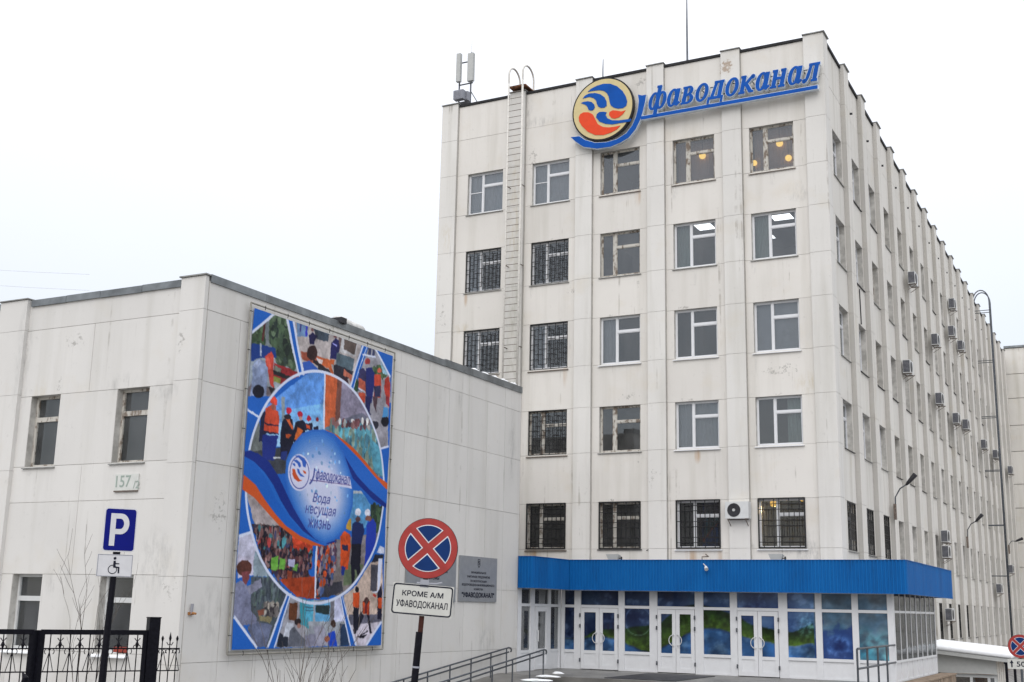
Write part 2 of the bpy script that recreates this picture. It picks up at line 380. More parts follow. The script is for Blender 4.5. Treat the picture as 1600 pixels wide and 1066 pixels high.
def text_mesh(txt, size, mat, bold=0.0, shear=0, step=.0004):
    """flat lettering in the XZ plane read from -Y; overlapping strokes of one glyph are kept as separate layers"""
    cu = bpy.data.curves.new('lettering', 'FONT'); cu.body = txt; cu.size = size; cu.align_x = 'CENTER'
    o = bpy.data.objects.new('tmp', cu); C.objects.link(o); dg = bpy.context.evaluated_depsgraph_get()
    cv = o.evaluated_get(dg).to_curve(dg, apply_modifiers=False); polys = []
    for sp_ in cv.splines:
        B = sp_.bezier_points; n = len(B); P = []
        for k in range(n):
            a, b_ = B[k], B[(k+1) % n]; p0, p1, p2, p3 = a.co, a.handle_right, b_.handle_left, b_.co
            straight = (p1-p0).cross(p3-p0).length < 1e-6 and (p2-p0).cross(p3-p0).length < 1e-6; m_ = 1 if straight else 4
            for q in range(m_):
                t = q/m_; c_ = p0*(1-t)**3+p1*3*t*(1-t)**2+p2*3*t*t*(1-t)+p3*t**3
                if not P or abs(P[-1][0]-c_.x)+abs(P[-1][1]-c_.y) > 1e-5: P.append((c_.x, c_.y))
        if len(P) > 2: polys.append(P)
    o.to_curve_clear() if hasattr(o, 'to_curve_clear') else None
    bpy.data.objects.remove(o); bpy.data.curves.remove(cu)
    def area(P): return sum(P[i][0]*P[(i+1) % len(P)][1]-P[(i+1) % len(P)][0]*P[i][1] for i in range(len(P)))/2
    def wind(p, P):
        w_ = 0; n = len(P)
        for i in range(n):
            a, b_ = P[i], P[(i+1) % n]
            if (a[1] > p[1]) != (b_[1] > p[1]):
                if p[0] < (b_[0]-a[0])*(p[1]-a[1])/(b_[1]-a[1])+a[0]: w_ += 1 if b_[1] > a[1] else -1
        return w_
    owner = {}
    for i, h in enumerate(polys):
        for k, P in enumerate(polys):
            if k != i and area(P)*area(h) < 0 and abs(area(P)) > abs(area(h)) and all(inside(q, P) for q in h): owner[i] = k
    if bold: polys = [grow(P, -bold if i in owner else bold) for i, P in enumerate(polys)]
    vv = []; ed = []
    for P in polys:
        b0 = len(vv); vv += [Vector(q) for q in P]; ed += [(b0+i, b0+(i+1) % len(P)) for i in range(len(P))]
    res = delaunay_2d_cdt(vv, ed, [], 0, 1e-6); vo, fo = res[0], res[2]
    box = [(min(q[0] for q in P), max(q[0] for q in P)) for P in polys]; f = []
    for t in fo:
        c_ = ((vo[t[0]].x+vo[t[1]].x+vo[t[2]].x)/3, (vo[t[0]].y+vo[t[1]].y+vo[t[2]].y)/3)
        for k, P in enumerate(polys):
            if k in owner or not box[k][0] <= c_[0] <= box[k][1] or not wind(c_, P): continue
            if any(owner[h] == k and wind(c_, polys[h]) for h in owner): continue
            f.append(list(t)); break
    v = [(q.x+shear*q.y, 0, q.y) for q in vo]
    used = sorted({i for t in f for i in t}); rm = {o_: n_ for n_, o_ in enumerate(used)}
    me = bpy.data.meshes.new('lettering'); me.from_pydata([v[i] for i in used], [], [[rm[i] for i in t] for t in f]); me.materials.append(mat); me.update(); return me
def text_fit(txt, w_, h_, mat, shear=0, bold=0.0, ext=.001):
    # lettering scaled so that its outline is w_ wide and h_ high, centred on the origin
    me = text_mesh(txt, 1.0, mat, bold, shear)
    n = len(me.vertices); co = np.empty(n*3, np.float32); me.vertices.foreach_get('co', co); co = co.reshape(-1, 3)
    a, e = co.min(0), co.max(0); co = co-(a+e)/2; co[:, 0] *= w_/(e[0]-a[0]); co[:, 2] *= h_/(e[2]-a[2]); co[:, 1] = co[:, 1]
    me.vertices.foreach_set('co', co.ravel()); me.update(); return me
def struct(o): o['kind'] = 'structure'; return o
BANNER_OPS=[('p',(150,160,170),[133,-5,202,-6,307,214,260,226,138,330,-8,353,-7,102]),('p',(120,130,135),[53,49,107,19,119,142,63,145]),('r',[(66,88,62),(50,70,50),(86,106,80)],120,18,20,[-3,90,61,66,73,129,2,140]),('p',(92,100,104),[107,19,202,-6,280,185,152,194]),('r',[(72,92,70),(56,72,58),(90,108,86),(48,60,56)],420,20,24,[111,11,202,-6,274,186,175,190,114,98]),('p',(30,60,130),[-3,141,146,133,156,171,57,190,5,214]),('l',(170,180,200),8,[54,133,59,183]),('l',(90,50,50),12,[70,46,64,123]),('p',(150,45,50),[141,196,193,197,306,203,307,218,194,271,143,269]),('p',(130,140,70),[141,247,192,249,189,272,143,269]),('p',(120,130,120),[147,202,188,209,184,225,144,225]),('p',(40,40,45),[138,222,260,230,238,245,140,240]),('p',(190,70,60),[83,178,120,152,138,167,138,219,151,296,128,286,105,232]),('p',(210,90,75),[89,184,105,174,127,221,110,227]),('p',(50,45,50),[106,293,162,295,137,324,93,335]),('p',(120,110,115),[-10,330,29,288,117,295,143,329,-8,353]),('p',(140,155,190),[12,234,26,210,52,195,85,199,105,225,108,260,110,334,13,350,22,275]),('p',(165,178,210),[17,226,52,196,69,206,40,237]),('e',(28,30,45),[62,322,34,-6,3,26]),('p',(34,98,190),[-7,-3,112,-6,-7,102]),('l',(214,222,245),10,[129,-8,-4,103]),('p',(176,168,168),[255,-6,461,-20,480,183,336,209,268,59]),('p',(180,172,172),[417,-10,737,-9,745,6,666,207,564,192,435,192]),('p',(110,140,180),[268,-1,347,-3,349,46,280,57]),('l',(60,60,120),9,[298,-4,298,34]),('l',(60,60,190),10,[336,-5,338,45]),('p',(60,68,80),[384,-6,462,-12,467,38,413,41]),('p',(66,78,92),[418,-3,497,-8,492,37,421,39]),('p',(160,84,64),[312,115,358,110,473,111,477,149,324,147]),('p',(190,96,56),[428,116,550,104,545,125,526,128,548,164,536,174,508,147,431,146]),('p',(200,200,205),[421,122,465,120,464,140,423,140]),('p',(215,200,200),[429,123,467,120,462,140,431,138]),('p',(34,32,70),[354,38,380,17,419,28,407,42,397,71,366,70]),('e',(110,80,80),[380,7,10,-2,1,8]),('p',(40,40,90),[517,36,548,10,579,23,576,64,559,99,517,105]),('e',(120,80,80),[542,3,12,-2,1,9]),('l',(150,150,220),6,[524,34,558,43]),('p',(120,100,98),[564,-2,709,-11,701,63,579,63]),('p',(196,196,200),[590,-5,713,-8,701,63,579,63]),('p',(96,84,80),[607,-3,706,-3,694,57,608,45]),('p',(44,44,56),[545,125,584,118,693,130,669,166,596,175,549,171]),('p',(86,104,116),[560,71,695,71,683,131,561,122]),('p',(44,44,52),[431,146,508,151,551,187,435,184]),('p',(190,110,90),[619,135,681,148,677,181,655,164,614,160]),('p',(60,40,50),[563,181,648,166,657,192,632,204]),('p',(52,92,180),[325,158,373,141,418,160,464,182,342,208]),('e',(54,36,36),[388,106,37,-7,3,30]),('l',(40,34,40),14,[397,137,477,153]),('l',(40,40,50),22,[456,164,479,172]),('p',(214,222,245),[199,-7,252,-8,342,208,304,218]),('p',(34,98,190),[215,-7,240,-9,330,212,313,216]),('p',(150,150,160),[795,0,852,-3,987,102,999,220,746,260,701,225]),('p',(150,148,158),[708,237,978,194,988,425,923,441,834,323]),('r',[(60,84,56),(80,100,74)],60,14,14,[838,87,917,68,964,98,921,122,847,118]),('p',(150,190,210),[893,43,932,70,979,95,919,97]),('l',(60,66,100),20,[806,2,808,35]),('l',(60,66,100),16,[838,4,837,33]),('p',(40,70,46),[709,159,731,163,734,207,694,226]),('p',(50,48,86),[740,109,774,99,805,126,797,209,727,204]),('p',(190,96,76),[736,150,786,158,794,209,733,195]),('l',(200,200,215),8,[733,197,790,206]),('p',(190,80,56),[735,215,790,210,791,253,752,259]),('p',(36,44,110),[789,100,830,84,862,116,852,175,843,245,801,251]),('p',(36,40,90),[791,224,840,216,832,287,847,297,800,296]),('e',(150,60,60),[796,64,20,-4,1,15]),('p',(188,72,54),[854,113,905,104,912,157,906,212,856,220]),('e',(190,90,70),[892,89,17,-3,1,11]),('p',(44,46,76),[851,167,909,157,905,208,862,215]),('p',(180,56,46),[939,119,971,100,989,135,986,199,949,196,935,161]),('p',(180,66,50),[743,232,784,225,781,270,751,255]),('p',(80,60,70),[847,215,890,208,880,259,889,286,858,254]),('e',(26,26,40),[957,313,31,-4,2,24]),('e',(40,40,52),[875,341,33,-5,2,20]),('p',(80,150,210),[937,246,975,249,977,286,934,300]),('p',(150,50,60),[948,199,982,193,986,247,958,230]),('p',(34,98,190),[863,-3,989,-9,990,97]),('l',(214,222,245),10,[845,-6,988,102]),('p',(214,222,245),[752,-6,790,-7,687,223,663,211]),('p',(34,98,190),[762,-4,784,-4,684,221,670,216]),('l',(214,222,245),7,[755,41,855,34]),('p',(34,98,190),[-3,408,70,429,22,565,-1,575]),('l',(214,222,245),8,[0,404,71,422]),('p',(34,98,190),[931,444,992,426,989,576,966,566]),('l',(214,222,245),8,[930,440,992,422]),('p',(34,98,190),[2,706,20,708,65,865,2,882]),('p',(190,190,212),[2,886,68,865,110,934,187,1001,2,1008]),('l',(214,222,245),9,[2,884,68,866]),('p',(130,150,165),[102,934,187,1001,101,1004]),('p',(196,192,214),[5,960,104,956,105,1024,13,1040]),('p',(134,150,162),[98,956,130,955,203,1027,101,1030]),('p',(76,86,94),[88,1031,214,1029,315,1083,213,1292,138,1291,98,1158]),('r',[(92,104,110),(66,74,84),(84,100,98)],90,10,24,[91,1038,215,1034,299,1087,248,1143,105,1124]),('r',[(150,146,140),(60,56,60),(100,96,96),(168,160,150)],70,12,12,[175,1127,258,1129,273,1174,230,1184,179,1171]),('p',(140,132,100),[147,1174,230,1184,215,1204,155,1191]),('p',(104,112,140),[107,1191,233,1211,202,1292,138,1291,89,1224]),('p',(126,130,158),[0,1060,29,1046,67,1062,91,1091,103,1158,143,1184,135,1204,62,1211,138,1291,-4,1172]),('p',(136,138,160),[63,1072,144,1036,153,1066,87,1101]),('e',(84,50,44),[48,1002,44,-2,3,30]),('p',(120,66,70),[32,1019,80,1011,76,1045,62,1062,40,1049]),('p',(130,80,66),[140,1157,177,1150,179,1171,148,1178]),('p',(34,98,190),[8,1188,144,1294,7,1292]),('l',(214,222,245),10,[7,1180,149,1294]),('p',(150,150,160),[340,1100,455,1113,473,1300,258,1296]),('p',(150,156,166),[434,1116,637,1106,681,1094,758,1298,451,1296]),('p',(96,58,40),[334,1125,386,1124,387,1194,334,1191]),('p',(60,150,170),[399,1110,455,1113,466,1226,408,1205]),('p',(80,160,190),[434,1116,488,1116,493,1198,442,1198]),('l',(60,90,110),4,[435,1127,489,1126]),('l',(60,90,110),4,[437,1141,491,1141]),('l',(60,90,110),4,[438,1155,492,1155]),('p',(96,160,205),[498,1119,606,1118,613,1198,508,1198]),('p',(40,56,60),[505,1133,604,1132,608,1169,505,1162]),('p',(110,110,120),[609,1114,634,1114,639,1198,617,1198]),('p',(196,200,230),[637,1106,671,1095,716,1198,639,1198]),('p',(40,46,60),[274,1235,338,1260,336,1294,268,1293]),('p',(190,196,210),[326,1198,373,1205,361,1260,304,1256]),('p',(40,60,90),[684,1205,737,1213,758,1298,692,1297]),('p',(96,100,112),[347,1232,374,1215,412,1247,471,1283,458,1297,336,1294]),('e',(44,36,40),[395,1198,21,0,1,13]),('e',(150,110,100),[404,1214,12,0,1,10]),('p',(130,130,150),[447,1251,506,1244,591,1299,451,1296]),('p',(150,150,168),[498,1219,565,1212,609,1292,529,1294]),('p',(30,70,190),[602,1245,648,1234,673,1297,606,1296]),('e',(60,44,40),[638,1207,19,0,1,16]),('e',(150,90,70),[594,1267,18,0,1,14]),('p',(214,222,245),[315,1083,342,1093,255,1296,205,1295]),('p',(34,98,190),[324,1087,334,1092,247,1296,216,1296]),('p',(196,176,164),[694,1091,783,1051,911,927,982,917,1003,1190,892,1297,797,1295]),('p',(96,96,112),[740,1168,1001,1167,997,1198,750,1213]),('p',(196,190,204),[750,1213,997,1198,886,1300,797,1299]),('p',(76,76,86),[896,955,952,953,944,1071,898,1070]),('p',(214,222,245),[950,926,982,924,970,1043,951,1074,905,1073,950,1067]),('p',(30,30,44),[774,1138,818,1141,815,1191,793,1250,783,1247]),('p',(206,82,40),[765,1078,816,1075,818,1140,770,1136]),('e',(26,26,34),[796,1064,16,0,1,11]),('p',(30,30,44),[832,1153,861,1175,800,1250,786,1247]),('p',(30,30,44),[882,1168,902,1168,926,1248,909,1248]),('p',(120,40,40),[842,1111,898,1110,902,1168,847,1160]),('l',(206,82,40),10,[850,1115,861,1164]),('l',(206,82,40),10,[891,1114,885,1168]),('e',(70,44,44),[873,1110,19,0,1,15]),('p',(26,24,36),[798,1262,888,1251,862,1268]),('l',(26,24,36),6,[828,1258,894,1236]),('p',(30,30,50),[951,1074,984,1035,996,1190,964,1187]),('p',(206,80,40),[957,1098,989,1097,992,1144,963,1140]),('p',(200,70,60),[920,1079,945,1082,942,1094,921,1090]),('p',(34,98,190),[994,1206,998,1301,885,1299]),('l',(214,222,245),10,[997,1198,882,1300]),('p',(214,222,245),[671,1093,687,1091,811,1297,758,1298]),('p',(34,98,190),[678,1095,684,1093,797,1297,767,1298]),('p',(34,98,190),[987,695,1001,878,953,869,980,748]),('p',(190,196,216),[953,869,993,875,996,906,934,901]),('p',(40,44,60),[921,910,992,907,987,934,895,946]),('c',(120,175,235),[497,648,477]),('p',(96,150,225),[139,351,432,151,546,169,567,399,209,485,88,394]),('p',(120,178,235),[143,393,557,285,569,422,99,499]),('p',(150,195,235),[120,443,563,361,573,476,102,534]),('p',(138,150,158),[202,322,227,318,231,416,214,419]),('p',(110,116,116),[29,459,76,439,122,567,24,565]),('p',(60,64,72),[24,565,247,516,331,542,257,623,167,633]),('p',(34,38,70),[84,409,110,391,124,482,105,513,84,515]),('p',(200,76,52),[109,380,140,365,188,383,196,414,196,472,108,480]),('p',(28,30,60),[105,470,198,470,199,475,106,479]),('p',(28,30,60),[109,439,195,438,196,443,110,445]),('p',(206,70,56),[135,340,159,326,177,337,177,359,140,358]),('e',(150,90,80),[158,370,16,-2,1,12]),('p',(34,50,130),[103,488,197,479,184,578,113,586]),('p',(28,28,48),[214,419,240,393,282,402,299,458,295,532,222,562,208,471]),('p',(200,92,50),[233,405,259,405,291,430,286,445]),('p',(190,84,46),[242,466,282,461,266,481,246,480]),('e',(190,34,60),[256,369,19,-3,1,14]),('e',(40,34,44),[249,396,23,-3,1,11]),('p',(36,52,120),[226,540,265,528,252,573,223,573]),('p',(28,28,46),[301,410,353,392,379,414,364,450,316,508,289,474]),('p',(190,96,46),[320,426,357,436,326,484,302,480]),('e',(180,34,56),[333,372,17,-2,1,12]),('e',(180,140,130),[337,388,12,-2,1,8]),('p',(34,34,56),[366,405,415,398,417,427,363,435]),('p',(196,80,50),[373,407,397,411,405,425,380,425]),('e',(180,40,60),[392,382,13,-2,1,12]),('e',(150,40,56),[447,378,11,-2,1,10]),('p',(34,34,60),[422,412,455,403,457,422,423,423]),('l',(210,215,220),6,[178,568,223,564]),('p',(200,98,60),[487,173,602,176,621,401,499,410]),('p',(120,78,70),[575,173,605,175,612,367,576,372]),('p',(142,136,158),[605,175,821,244,871,334,772,336,611,355]),('p',(104,106,124),[769,300,834,319,923,433,669,410,611,355]),('p',(90,120,140),[505,405,598,357,915,340,1006,562,819,565,500,425]),('r',[(92,158,176),(104,170,186),(70,120,140),(120,140,130)],130,16,34,[535,389,873,358,961,547,786,506]),('r',[(110,70,76),(150,110,110),(190,190,190),(80,60,76)],34,16,18,[552,364,828,332,838,363,561,389]),('p',(90,160,185),[834,400,923,433,962,559,889,550]),('l',(214,222,245),9,[484,173,496,410]),('p',(168,158,160),[23,711,281,820,333,873,97,860]),('p',(60,48,52),[68,834,282,827,455,881,465,991,176,1001]),('p',(50,40,46),[130,955,437,919,447,1027,282,1035]),('r',[(40,34,44),(90,64,64),(140,110,110),(60,60,90),(150,60,60),(30,26,36),(110,90,90),(70,130,140)],460,11,17,[79,844,283,834,456,895,465,985,176,996]),('r',[(40,30,40),(80,50,54),(120,90,90),(46,40,60)],220,10,14,[140,941,437,919,447,1023,237,1033]),('r',[(196,70,44),(170,56,40)],40,16,16,[332,863,456,888,444,918,347,901]),('p',(100,160,64),[204,954,248,948,248,999,204,1000]),('p',(100,160,64),[260,955,295,957,293,997,253,997]),('p',(106,166,70),[204,979,254,981,234,1006,203,1000]),('p',(106,166,70),[259,970,293,972,290,1000,256,994]),('p',(100,156,70),[340,977,374,972,371,1001,342,998]),('p',(180,180,215),[309,956,353,958,352,986,315,984]),('p',(150,70,50),[308,1003,339,1002,342,1030,310,1031]),('p',(166,66,36),[260,1036,447,1023,530,1024,531,1108,455,1109,357,1093]),('p',(166,66,36),[309,1031,492,1018,493,1105,374,1103]),('p',(88,150,200),[732,642,801,647,875,700,841,797,727,820,709,767]),('p',(190,200,210),[732,646,794,644,802,655,733,657]),('p',(50,66,56),[868,693,990,695,1000,826,928,831,873,755]),('r',[(60,84,60),(44,60,50)],70,14,16,[868,697,987,695,977,808,928,823]),('p',(190,150,60),[690,776,729,766,734,819,693,814]),('p',(130,124,128),[495,882,999,803,1012,971,505,990]),('p',(120,112,112),[490,939,910,920,782,1040,667,1087,499,1101]),('p',(96,110,84),[690,967,843,954,769,1040,690,1053]),('p',(60,60,70),[495,1058,676,1031,692,1072,586,1100,499,1101]),('r',[(206,84,40),(60,50,90),(190,70,40),(90,70,90),(150,140,150)],150,12,22,[501,885,619,864,636,985,511,989]),('r',[(206,84,40),(60,50,90),(40,40,60),(80,100,150),(120,110,120)],120,11,18,[490,939,615,933,612,1044,511,1097]),('p',(208,80,36),[650,847,681,823,725,835,732,881,721,982,668,984]),('p',(40,40,70),[666,880,712,882,714,904,668,903]),('p',(208,80,36),[664,931,719,928,710,970,670,968]),('p',(30,50,130),[670,972,703,971,693,1005,674,1009]),('p',(26,40,90),[738,788,770,775,819,783,829,813,812,869,738,873]),('p',(24,24,38),[738,873,812,869,815,979,747,981]),('p',(24,24,38),[739,927,806,924,823,1000,801,1016,775,949,775,1036,752,1041]),('e',(214,216,230),[778,735,22,-2,1,16]),('e',(90,66,70),[780,766,18,-1,1,12]),('p',(34,60,170),[847,781,894,754,921,776,921,831,912,895,884,976,849,977,844,836]),('p',(34,60,170),[848,923,910,920,866,972,844,969]),('e',(214,216,230),[848,732,22,-2,1,16]),('e',(120,80,70),[857,757,24,-2,1,13]),('l',(214,222,245),9,[493,893,495,990]),('l',(214,222,245),9,[491,917,496,1105]),('c',None,[0,0,0]),('o',(214,222,245),11,[497,648,477]),('p',(22,46,130),[-2,566,34,556,97,569,159,602,224,650,294,746,385,816,497,860,632,868,566,885,455,878,343,823,234,751,128,685,8,660]),('p',(22,46,130),[77,561,154,587,215,639,269,697,324,756,396,802,496,847,609,867,543,884,431,851,298,783,210,715,123,636,0,587]),('p',(34,104,196),[-1,583,61,598,127,630,186,674,240,730,302,786,391,841,489,874,579,885,544,892,412,881,305,851,177,780,92,713,0,661]),('p',(28,96,190),[-1,583,70,604,145,658,211,727,312,800,410,860,508,883,412,883,284,848,198,793,92,708,-1,653]),('p',(205,88,40),[3,653,78,685,145,738,218,789,282,828,376,862,490,884,544,892,456,896,348,874,242,830,158,782,76,734,2,709]),('p',(205,88,40),[500,410,593,422,715,462,817,512,923,566,1003,590,1021,623,952,606,847,565,718,495,594,439]),('p',(38,102,196),[478,413,570,420,667,460,768,506,871,557,1006,624,1011,687,905,662,801,615,724,567,647,504,558,449]),('p',(22,46,130),[447,418,524,423,606,462,687,527,759,583,852,630,1000,682,1001,702,880,670,777,623,726,595,700,561,617,483,539,435]),('p',(50,108,196),[417,424,487,415,571,436,646,487,700,561,730,641,736,710,717,766,675,823,609,867,543,884,475,867,407,830,338,768,281,696,255,635,257,570,292,502,350,449]),('p',(58,120,205),[420,434,488,424,568,445,640,494,691,565,721,642,726,707,708,761,668,816,605,858,541,875,476,858,411,823,344,763,290,694,264,635,266,574,300,508,356,458]),('p',(69,127,207),[425,444,489,435,567,455,635,502,685,570,713,644,718,706,701,758,662,811,602,852,541,867,478,852,416,817,352,760,299,694,275,637,276,578,309,515,363,467]),('p',(80,134,210),[429,454,491,446,565,465,631,510,678,575,705,646,710,706,693,755,656,806,599,845,540,860,481,845,420,812,359,757,308,694,285,639,287,582,318,522,370,476]),('p',(92,141,213),[433,464,493,456,563,475,626,518,671,580,697,647,702,705,686,752,651,800,596,838,540,852,483,838,425,807,366,754,318,693,295,641,297,587,327,529,376,485]),('p',(103,148,215),[438,474,494,467,562,485,621,526,664,585,689,649,694,704,679,749,645,795,593,831,539,845,485,831,429,802,373,752,327,693,305,643,307,591,335,536,383,494]),('p',(114,155,218),[442,484,496,477,560,494,617,534,658,590,681,651,686,703,671,746,639,790,590,824,539,837,487,825,434,796,380,749,336,693,316,645,317,596,344,543,390,503]),('p',(126,162,221),[446,494,498,488,559,504,612,542,651,595,673,653,678,702,664,743,634,785,587,817,538,830,489,818,439,791,388,746,345,693,326,648,327,600,353,550,397,512]),('p',(137,169,223),[451,504,499,499,557,514,608,550,645,600,666,655,670,702,657,740,628,780,583,810,538,822,491,811,443,786,395,743,355,692,336,650,338,605,363,557,404,521]),('p',(149,176,226),[455,515,501,509,555,524,603,557,638,605,658,657,662,701,650,737,623,774,580,804,537,815,493,804,448,780,402,740,364,692,347,652,348,609,372,564,411,530]),('p',(160,183,229),[459,525,503,520,554,534,599,565,631,610,650,659,654,700,642,734,617,769,577,797,537,808,495,797,453,775,409,737,374,692,357,654,358,614,381,571,418,539]),('p',(171,190,231),[464,535,504,530,552,543,595,573,625,615,642,661,646,699,635,731,611,764,574,790,536,800,497,791,457,769,417,734,383,692,368,656,369,618,390,578,424,549]),('p',(183,197,234),[468,545,506,541,551,553,590,581,618,620,635,662,638,699,628,728,606,759,571,783,536,793,499,784,462,764,424,731,393,691,378,658,379,623,399,586,431,558]),('p',(194,204,237),[472,555,508,551,549,563,586,589,612,625,627,664,630,698,621,725,600,754,568,776,535,785,501,777,467,759,431,728,402,691,389,660,390,627,408,593,438,567]),('p',(206,212,240),[477,565,509,562,548,573,581,596,605,630,619,666,622,697,613,722,595,749,565,769,535,778,503,770,472,753,439,725,412,691,399,662,400,632,417,600,445,576]),('r',[(110,165,228),(150,190,235),(120,170,228),(190,210,242)],90,8,8,[429,459,489,451,560,470,623,513,669,576,695,643,700,701,684,749,648,797,593,835,537,850,479,835,421,804,362,751,313,690,290,637,292,583,322,524,372,480]),('e',(212,214,240),[348,609,76,-8,7,74]),('l',(60,70,150),4,[414,602,413,620,408,636,399,650,386,662,371,670,354,673,337,673,321,668,307,659,296,647,288,632,284,616,285,599,290,583,298,569,311,557,326,549,342,545,359,545,376,550,390,559,402,571,410,586,414,602]),('p',(212,214,240),[419,591,702,589,721,639,424,636]),('p',(52,96,190),[311,545,343,539,380,548,393,565,389,584,371,582,363,561,338,549]),('p',(52,96,190),[301,564,327,559,352,569,358,583,345,589,331,574]),('p',(52,96,190),[296,579,311,574,320,582,315,588]),('p',(52,96,190),[330,594,345,596,353,610,387,624,357,624,335,610]),('p',(200,80,40),[298,599,316,599,326,616,352,638,329,640,303,622]),('p',(200,80,40),[369,597,391,600,395,609,379,609]),('p',(200,80,40),[297,617,317,615,334,635,370,639,341,647,313,637]),('p',(90,70,130),[423,629,710,624,710,627,423,633])]

# ------------------------------------------------------------------ ground
def gz(x, y):
    t = min(1, max(0, y/14)); t = t*t*(3-2*t)
    z = -1.75-1.15*t
    if x > -9 and y > 38: z -= 1.7*min(1, (y-38)/14)*min(1, (x+9)/3)
    return z
def ground():
    xs = [-600, -300, -150, -80, -50]+[-40+2*i for i in range(36)]+[40, 70, 120, 250, 600]
    ys = [-300, -100, -30, -10]+[-4+2*i for i in range(36)]+[75, 90, 110, 150, 250, 500, 900]
    v = [(x, y, gz(x, y)+rng.uniform(-.02, .02)) for y in ys for x in xs]; n = len(xs)
    f = [[j*n+i, j*n+i+1, (j+1)*n+i+1, (j+1)*n+i] for j in range(len(ys)-1) for i in range(n-1)]
    me = bpy.data.meshes.new('ground'); me.from_pydata(v, [], f); me.materials.append(M_soil); me.polygons.foreach_set('use_smooth', [True]*len(f))
    o = bpy.data.objects.new('ground', me); C.objects.link(o); struct(o)
ground()
# snow-dusted verge and asphalt drive
b = MB(); b.hexa([(-16, 8, -2.86), (8, 8, -2.86), (8, 33, -2.86), (-16, 33, -2.86), (-16, 8, -2.80), (8, 8, -2.80), (8, 33, -2.80), (-16, 33, -2.80)]); struct(b.build('driveway', M_asphalt))

# ------------------------------------------------------------------ tower
TOP = [16.91, 13.69, 10.47, 7.15, 3.71, 0.60]
BOT = [15.21, 12.00, 8.70, 5.49, 2.08, -1.05]
ROOF = 19.87
XL_ = -24.24; YE = 99.0
X0, PF, WF = -23.004, 2.882, 1.58
YO, PR, WR = 1.254, 3.036, 1.43
T = thing('office_tower', 'tall white concrete office block of six storeys with ribbed walls and rows of windows', 'building', (-16.5, 50, -3))
def fbox(b, k, u0, u1, w0, w1, z0, z1, m=0):
    if k == 'F': b.box(u0, u1, D-w0, D-w1, z0, z1, m)
    else: b.box(XR+w0, XR+w1, u0, u1, z0, z1, m)
fwin = [(X0+PF*k, X0+PF*k+WF) for k in range(5)]
rwin = [(D+YO+PR*k, D+YO+PR*k+WR) for k in range(19)]
fpil = [(-24.24, -23.50), (-21.12, -20.44), (-18.23, -17.55), (-15.33, -14.66), (-12.44, -11.74), (-9.42, -8.815)]
rpil = [(D-.118, D+.52)]+[(rwin[k][1]+.13, rwin[k][1]+.90) for k in range(19)]
def core(k, wins, u0, u1, d, rows):
    b = MB(); zs = [-5.2]
    for j in reversed(range(rows)): zs += [BOT[j], TOP[j]]
    zs.append(ROOF)
    for i in range(0, len(zs), 2): fbox(b, k, u0, u1, -.32, -d, zs[i], zs[i+1])
    for i in range(1, len(zs)-1, 2):
        e = [u0]+[q for wn in wins for q in wn]+[u1]
        for a in range(0, len(e), 2): fbox(b, k, e[a], e[a+1], -.32, -d, zs[i], zs[i+1])
    return b
core('F', fwin, XL_, XR-.32, .012, 5).build('wall_core', M_joint, T)
core('R', rwin, D+.012, YE, .012, 6).build('wall_core', M_joint, T)
b = MB(); b.box(XL_, XL_+.3, D+.33, YE, -5, ROOF); b.build('wall', M_far, T)
b = MB(); b.box(XL_+.3, XR-.33, D+.33, YE, ROOF-.35, ROOF-.15); b.build('roof', M_black, T)
# interior: floors, corridor walls, cross walls
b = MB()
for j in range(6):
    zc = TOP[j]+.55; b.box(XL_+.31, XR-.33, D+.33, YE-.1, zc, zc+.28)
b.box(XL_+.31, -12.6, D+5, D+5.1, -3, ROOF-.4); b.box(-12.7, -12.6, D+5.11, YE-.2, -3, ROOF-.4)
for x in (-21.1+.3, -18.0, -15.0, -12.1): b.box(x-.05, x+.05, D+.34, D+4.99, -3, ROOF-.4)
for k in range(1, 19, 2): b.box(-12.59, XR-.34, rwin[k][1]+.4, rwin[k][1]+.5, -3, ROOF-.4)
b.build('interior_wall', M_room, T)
G = .0065
def panel(k, u0, u1, z0, z1, mat, name='wall_panel', w1=0.0):
    b = MB(); fbox(b, k, u0+G, u1-G, -.06, w1+rng.uniform(-.0025, .0025), z0+G, z1-G); b.build(name, mat, T)
def bays(k, wins, pils, rows, mat, n0, n1, joined=None):
    for i in range(n0, n1):
        a = pils[i][1]+(.016 if k == 'F' else -.01); e = pils[i+1][0]-(.0 if k == 'F' else .02); wa, we = wins[i]
        segs = [(18.42, ROOF)]; segs.append((TOP[0], 18.42))
        for j in range(rows-1):
            segs.append((TOP[j+1], BOT[j]))
        segs.append((-1.75 if k == 'R' else .2, BOT[rows-1]))
        items = [(a, e, z0, z1) for z0, z1 in segs]
        for j in range(rows): items += [(a, wa, BOT[j], TOP[j]), (we, e, BOT[j], TOP[j])]
        for it in items:
            if it[1]-it[0] < .03: continue
            if joined is None: panel(k, *it, mat)
            else: fbox(joined, k, it[0]+G, it[1]-G, -.06, 0, it[2]+G, it[3]-G)
bays('F', fwin, fpil, 5, M_wall, 0, 5)
bays('R', rwin, rpil+[(YE-.1, YE)], 6, M_far, 0, 6)
jb = MB(); bays('R', rwin, rpil+[(YE-.1, YE)], 6, M_far, 6, 19, jb); jb.build('wall_panel', M_far, T, kind='stuff')
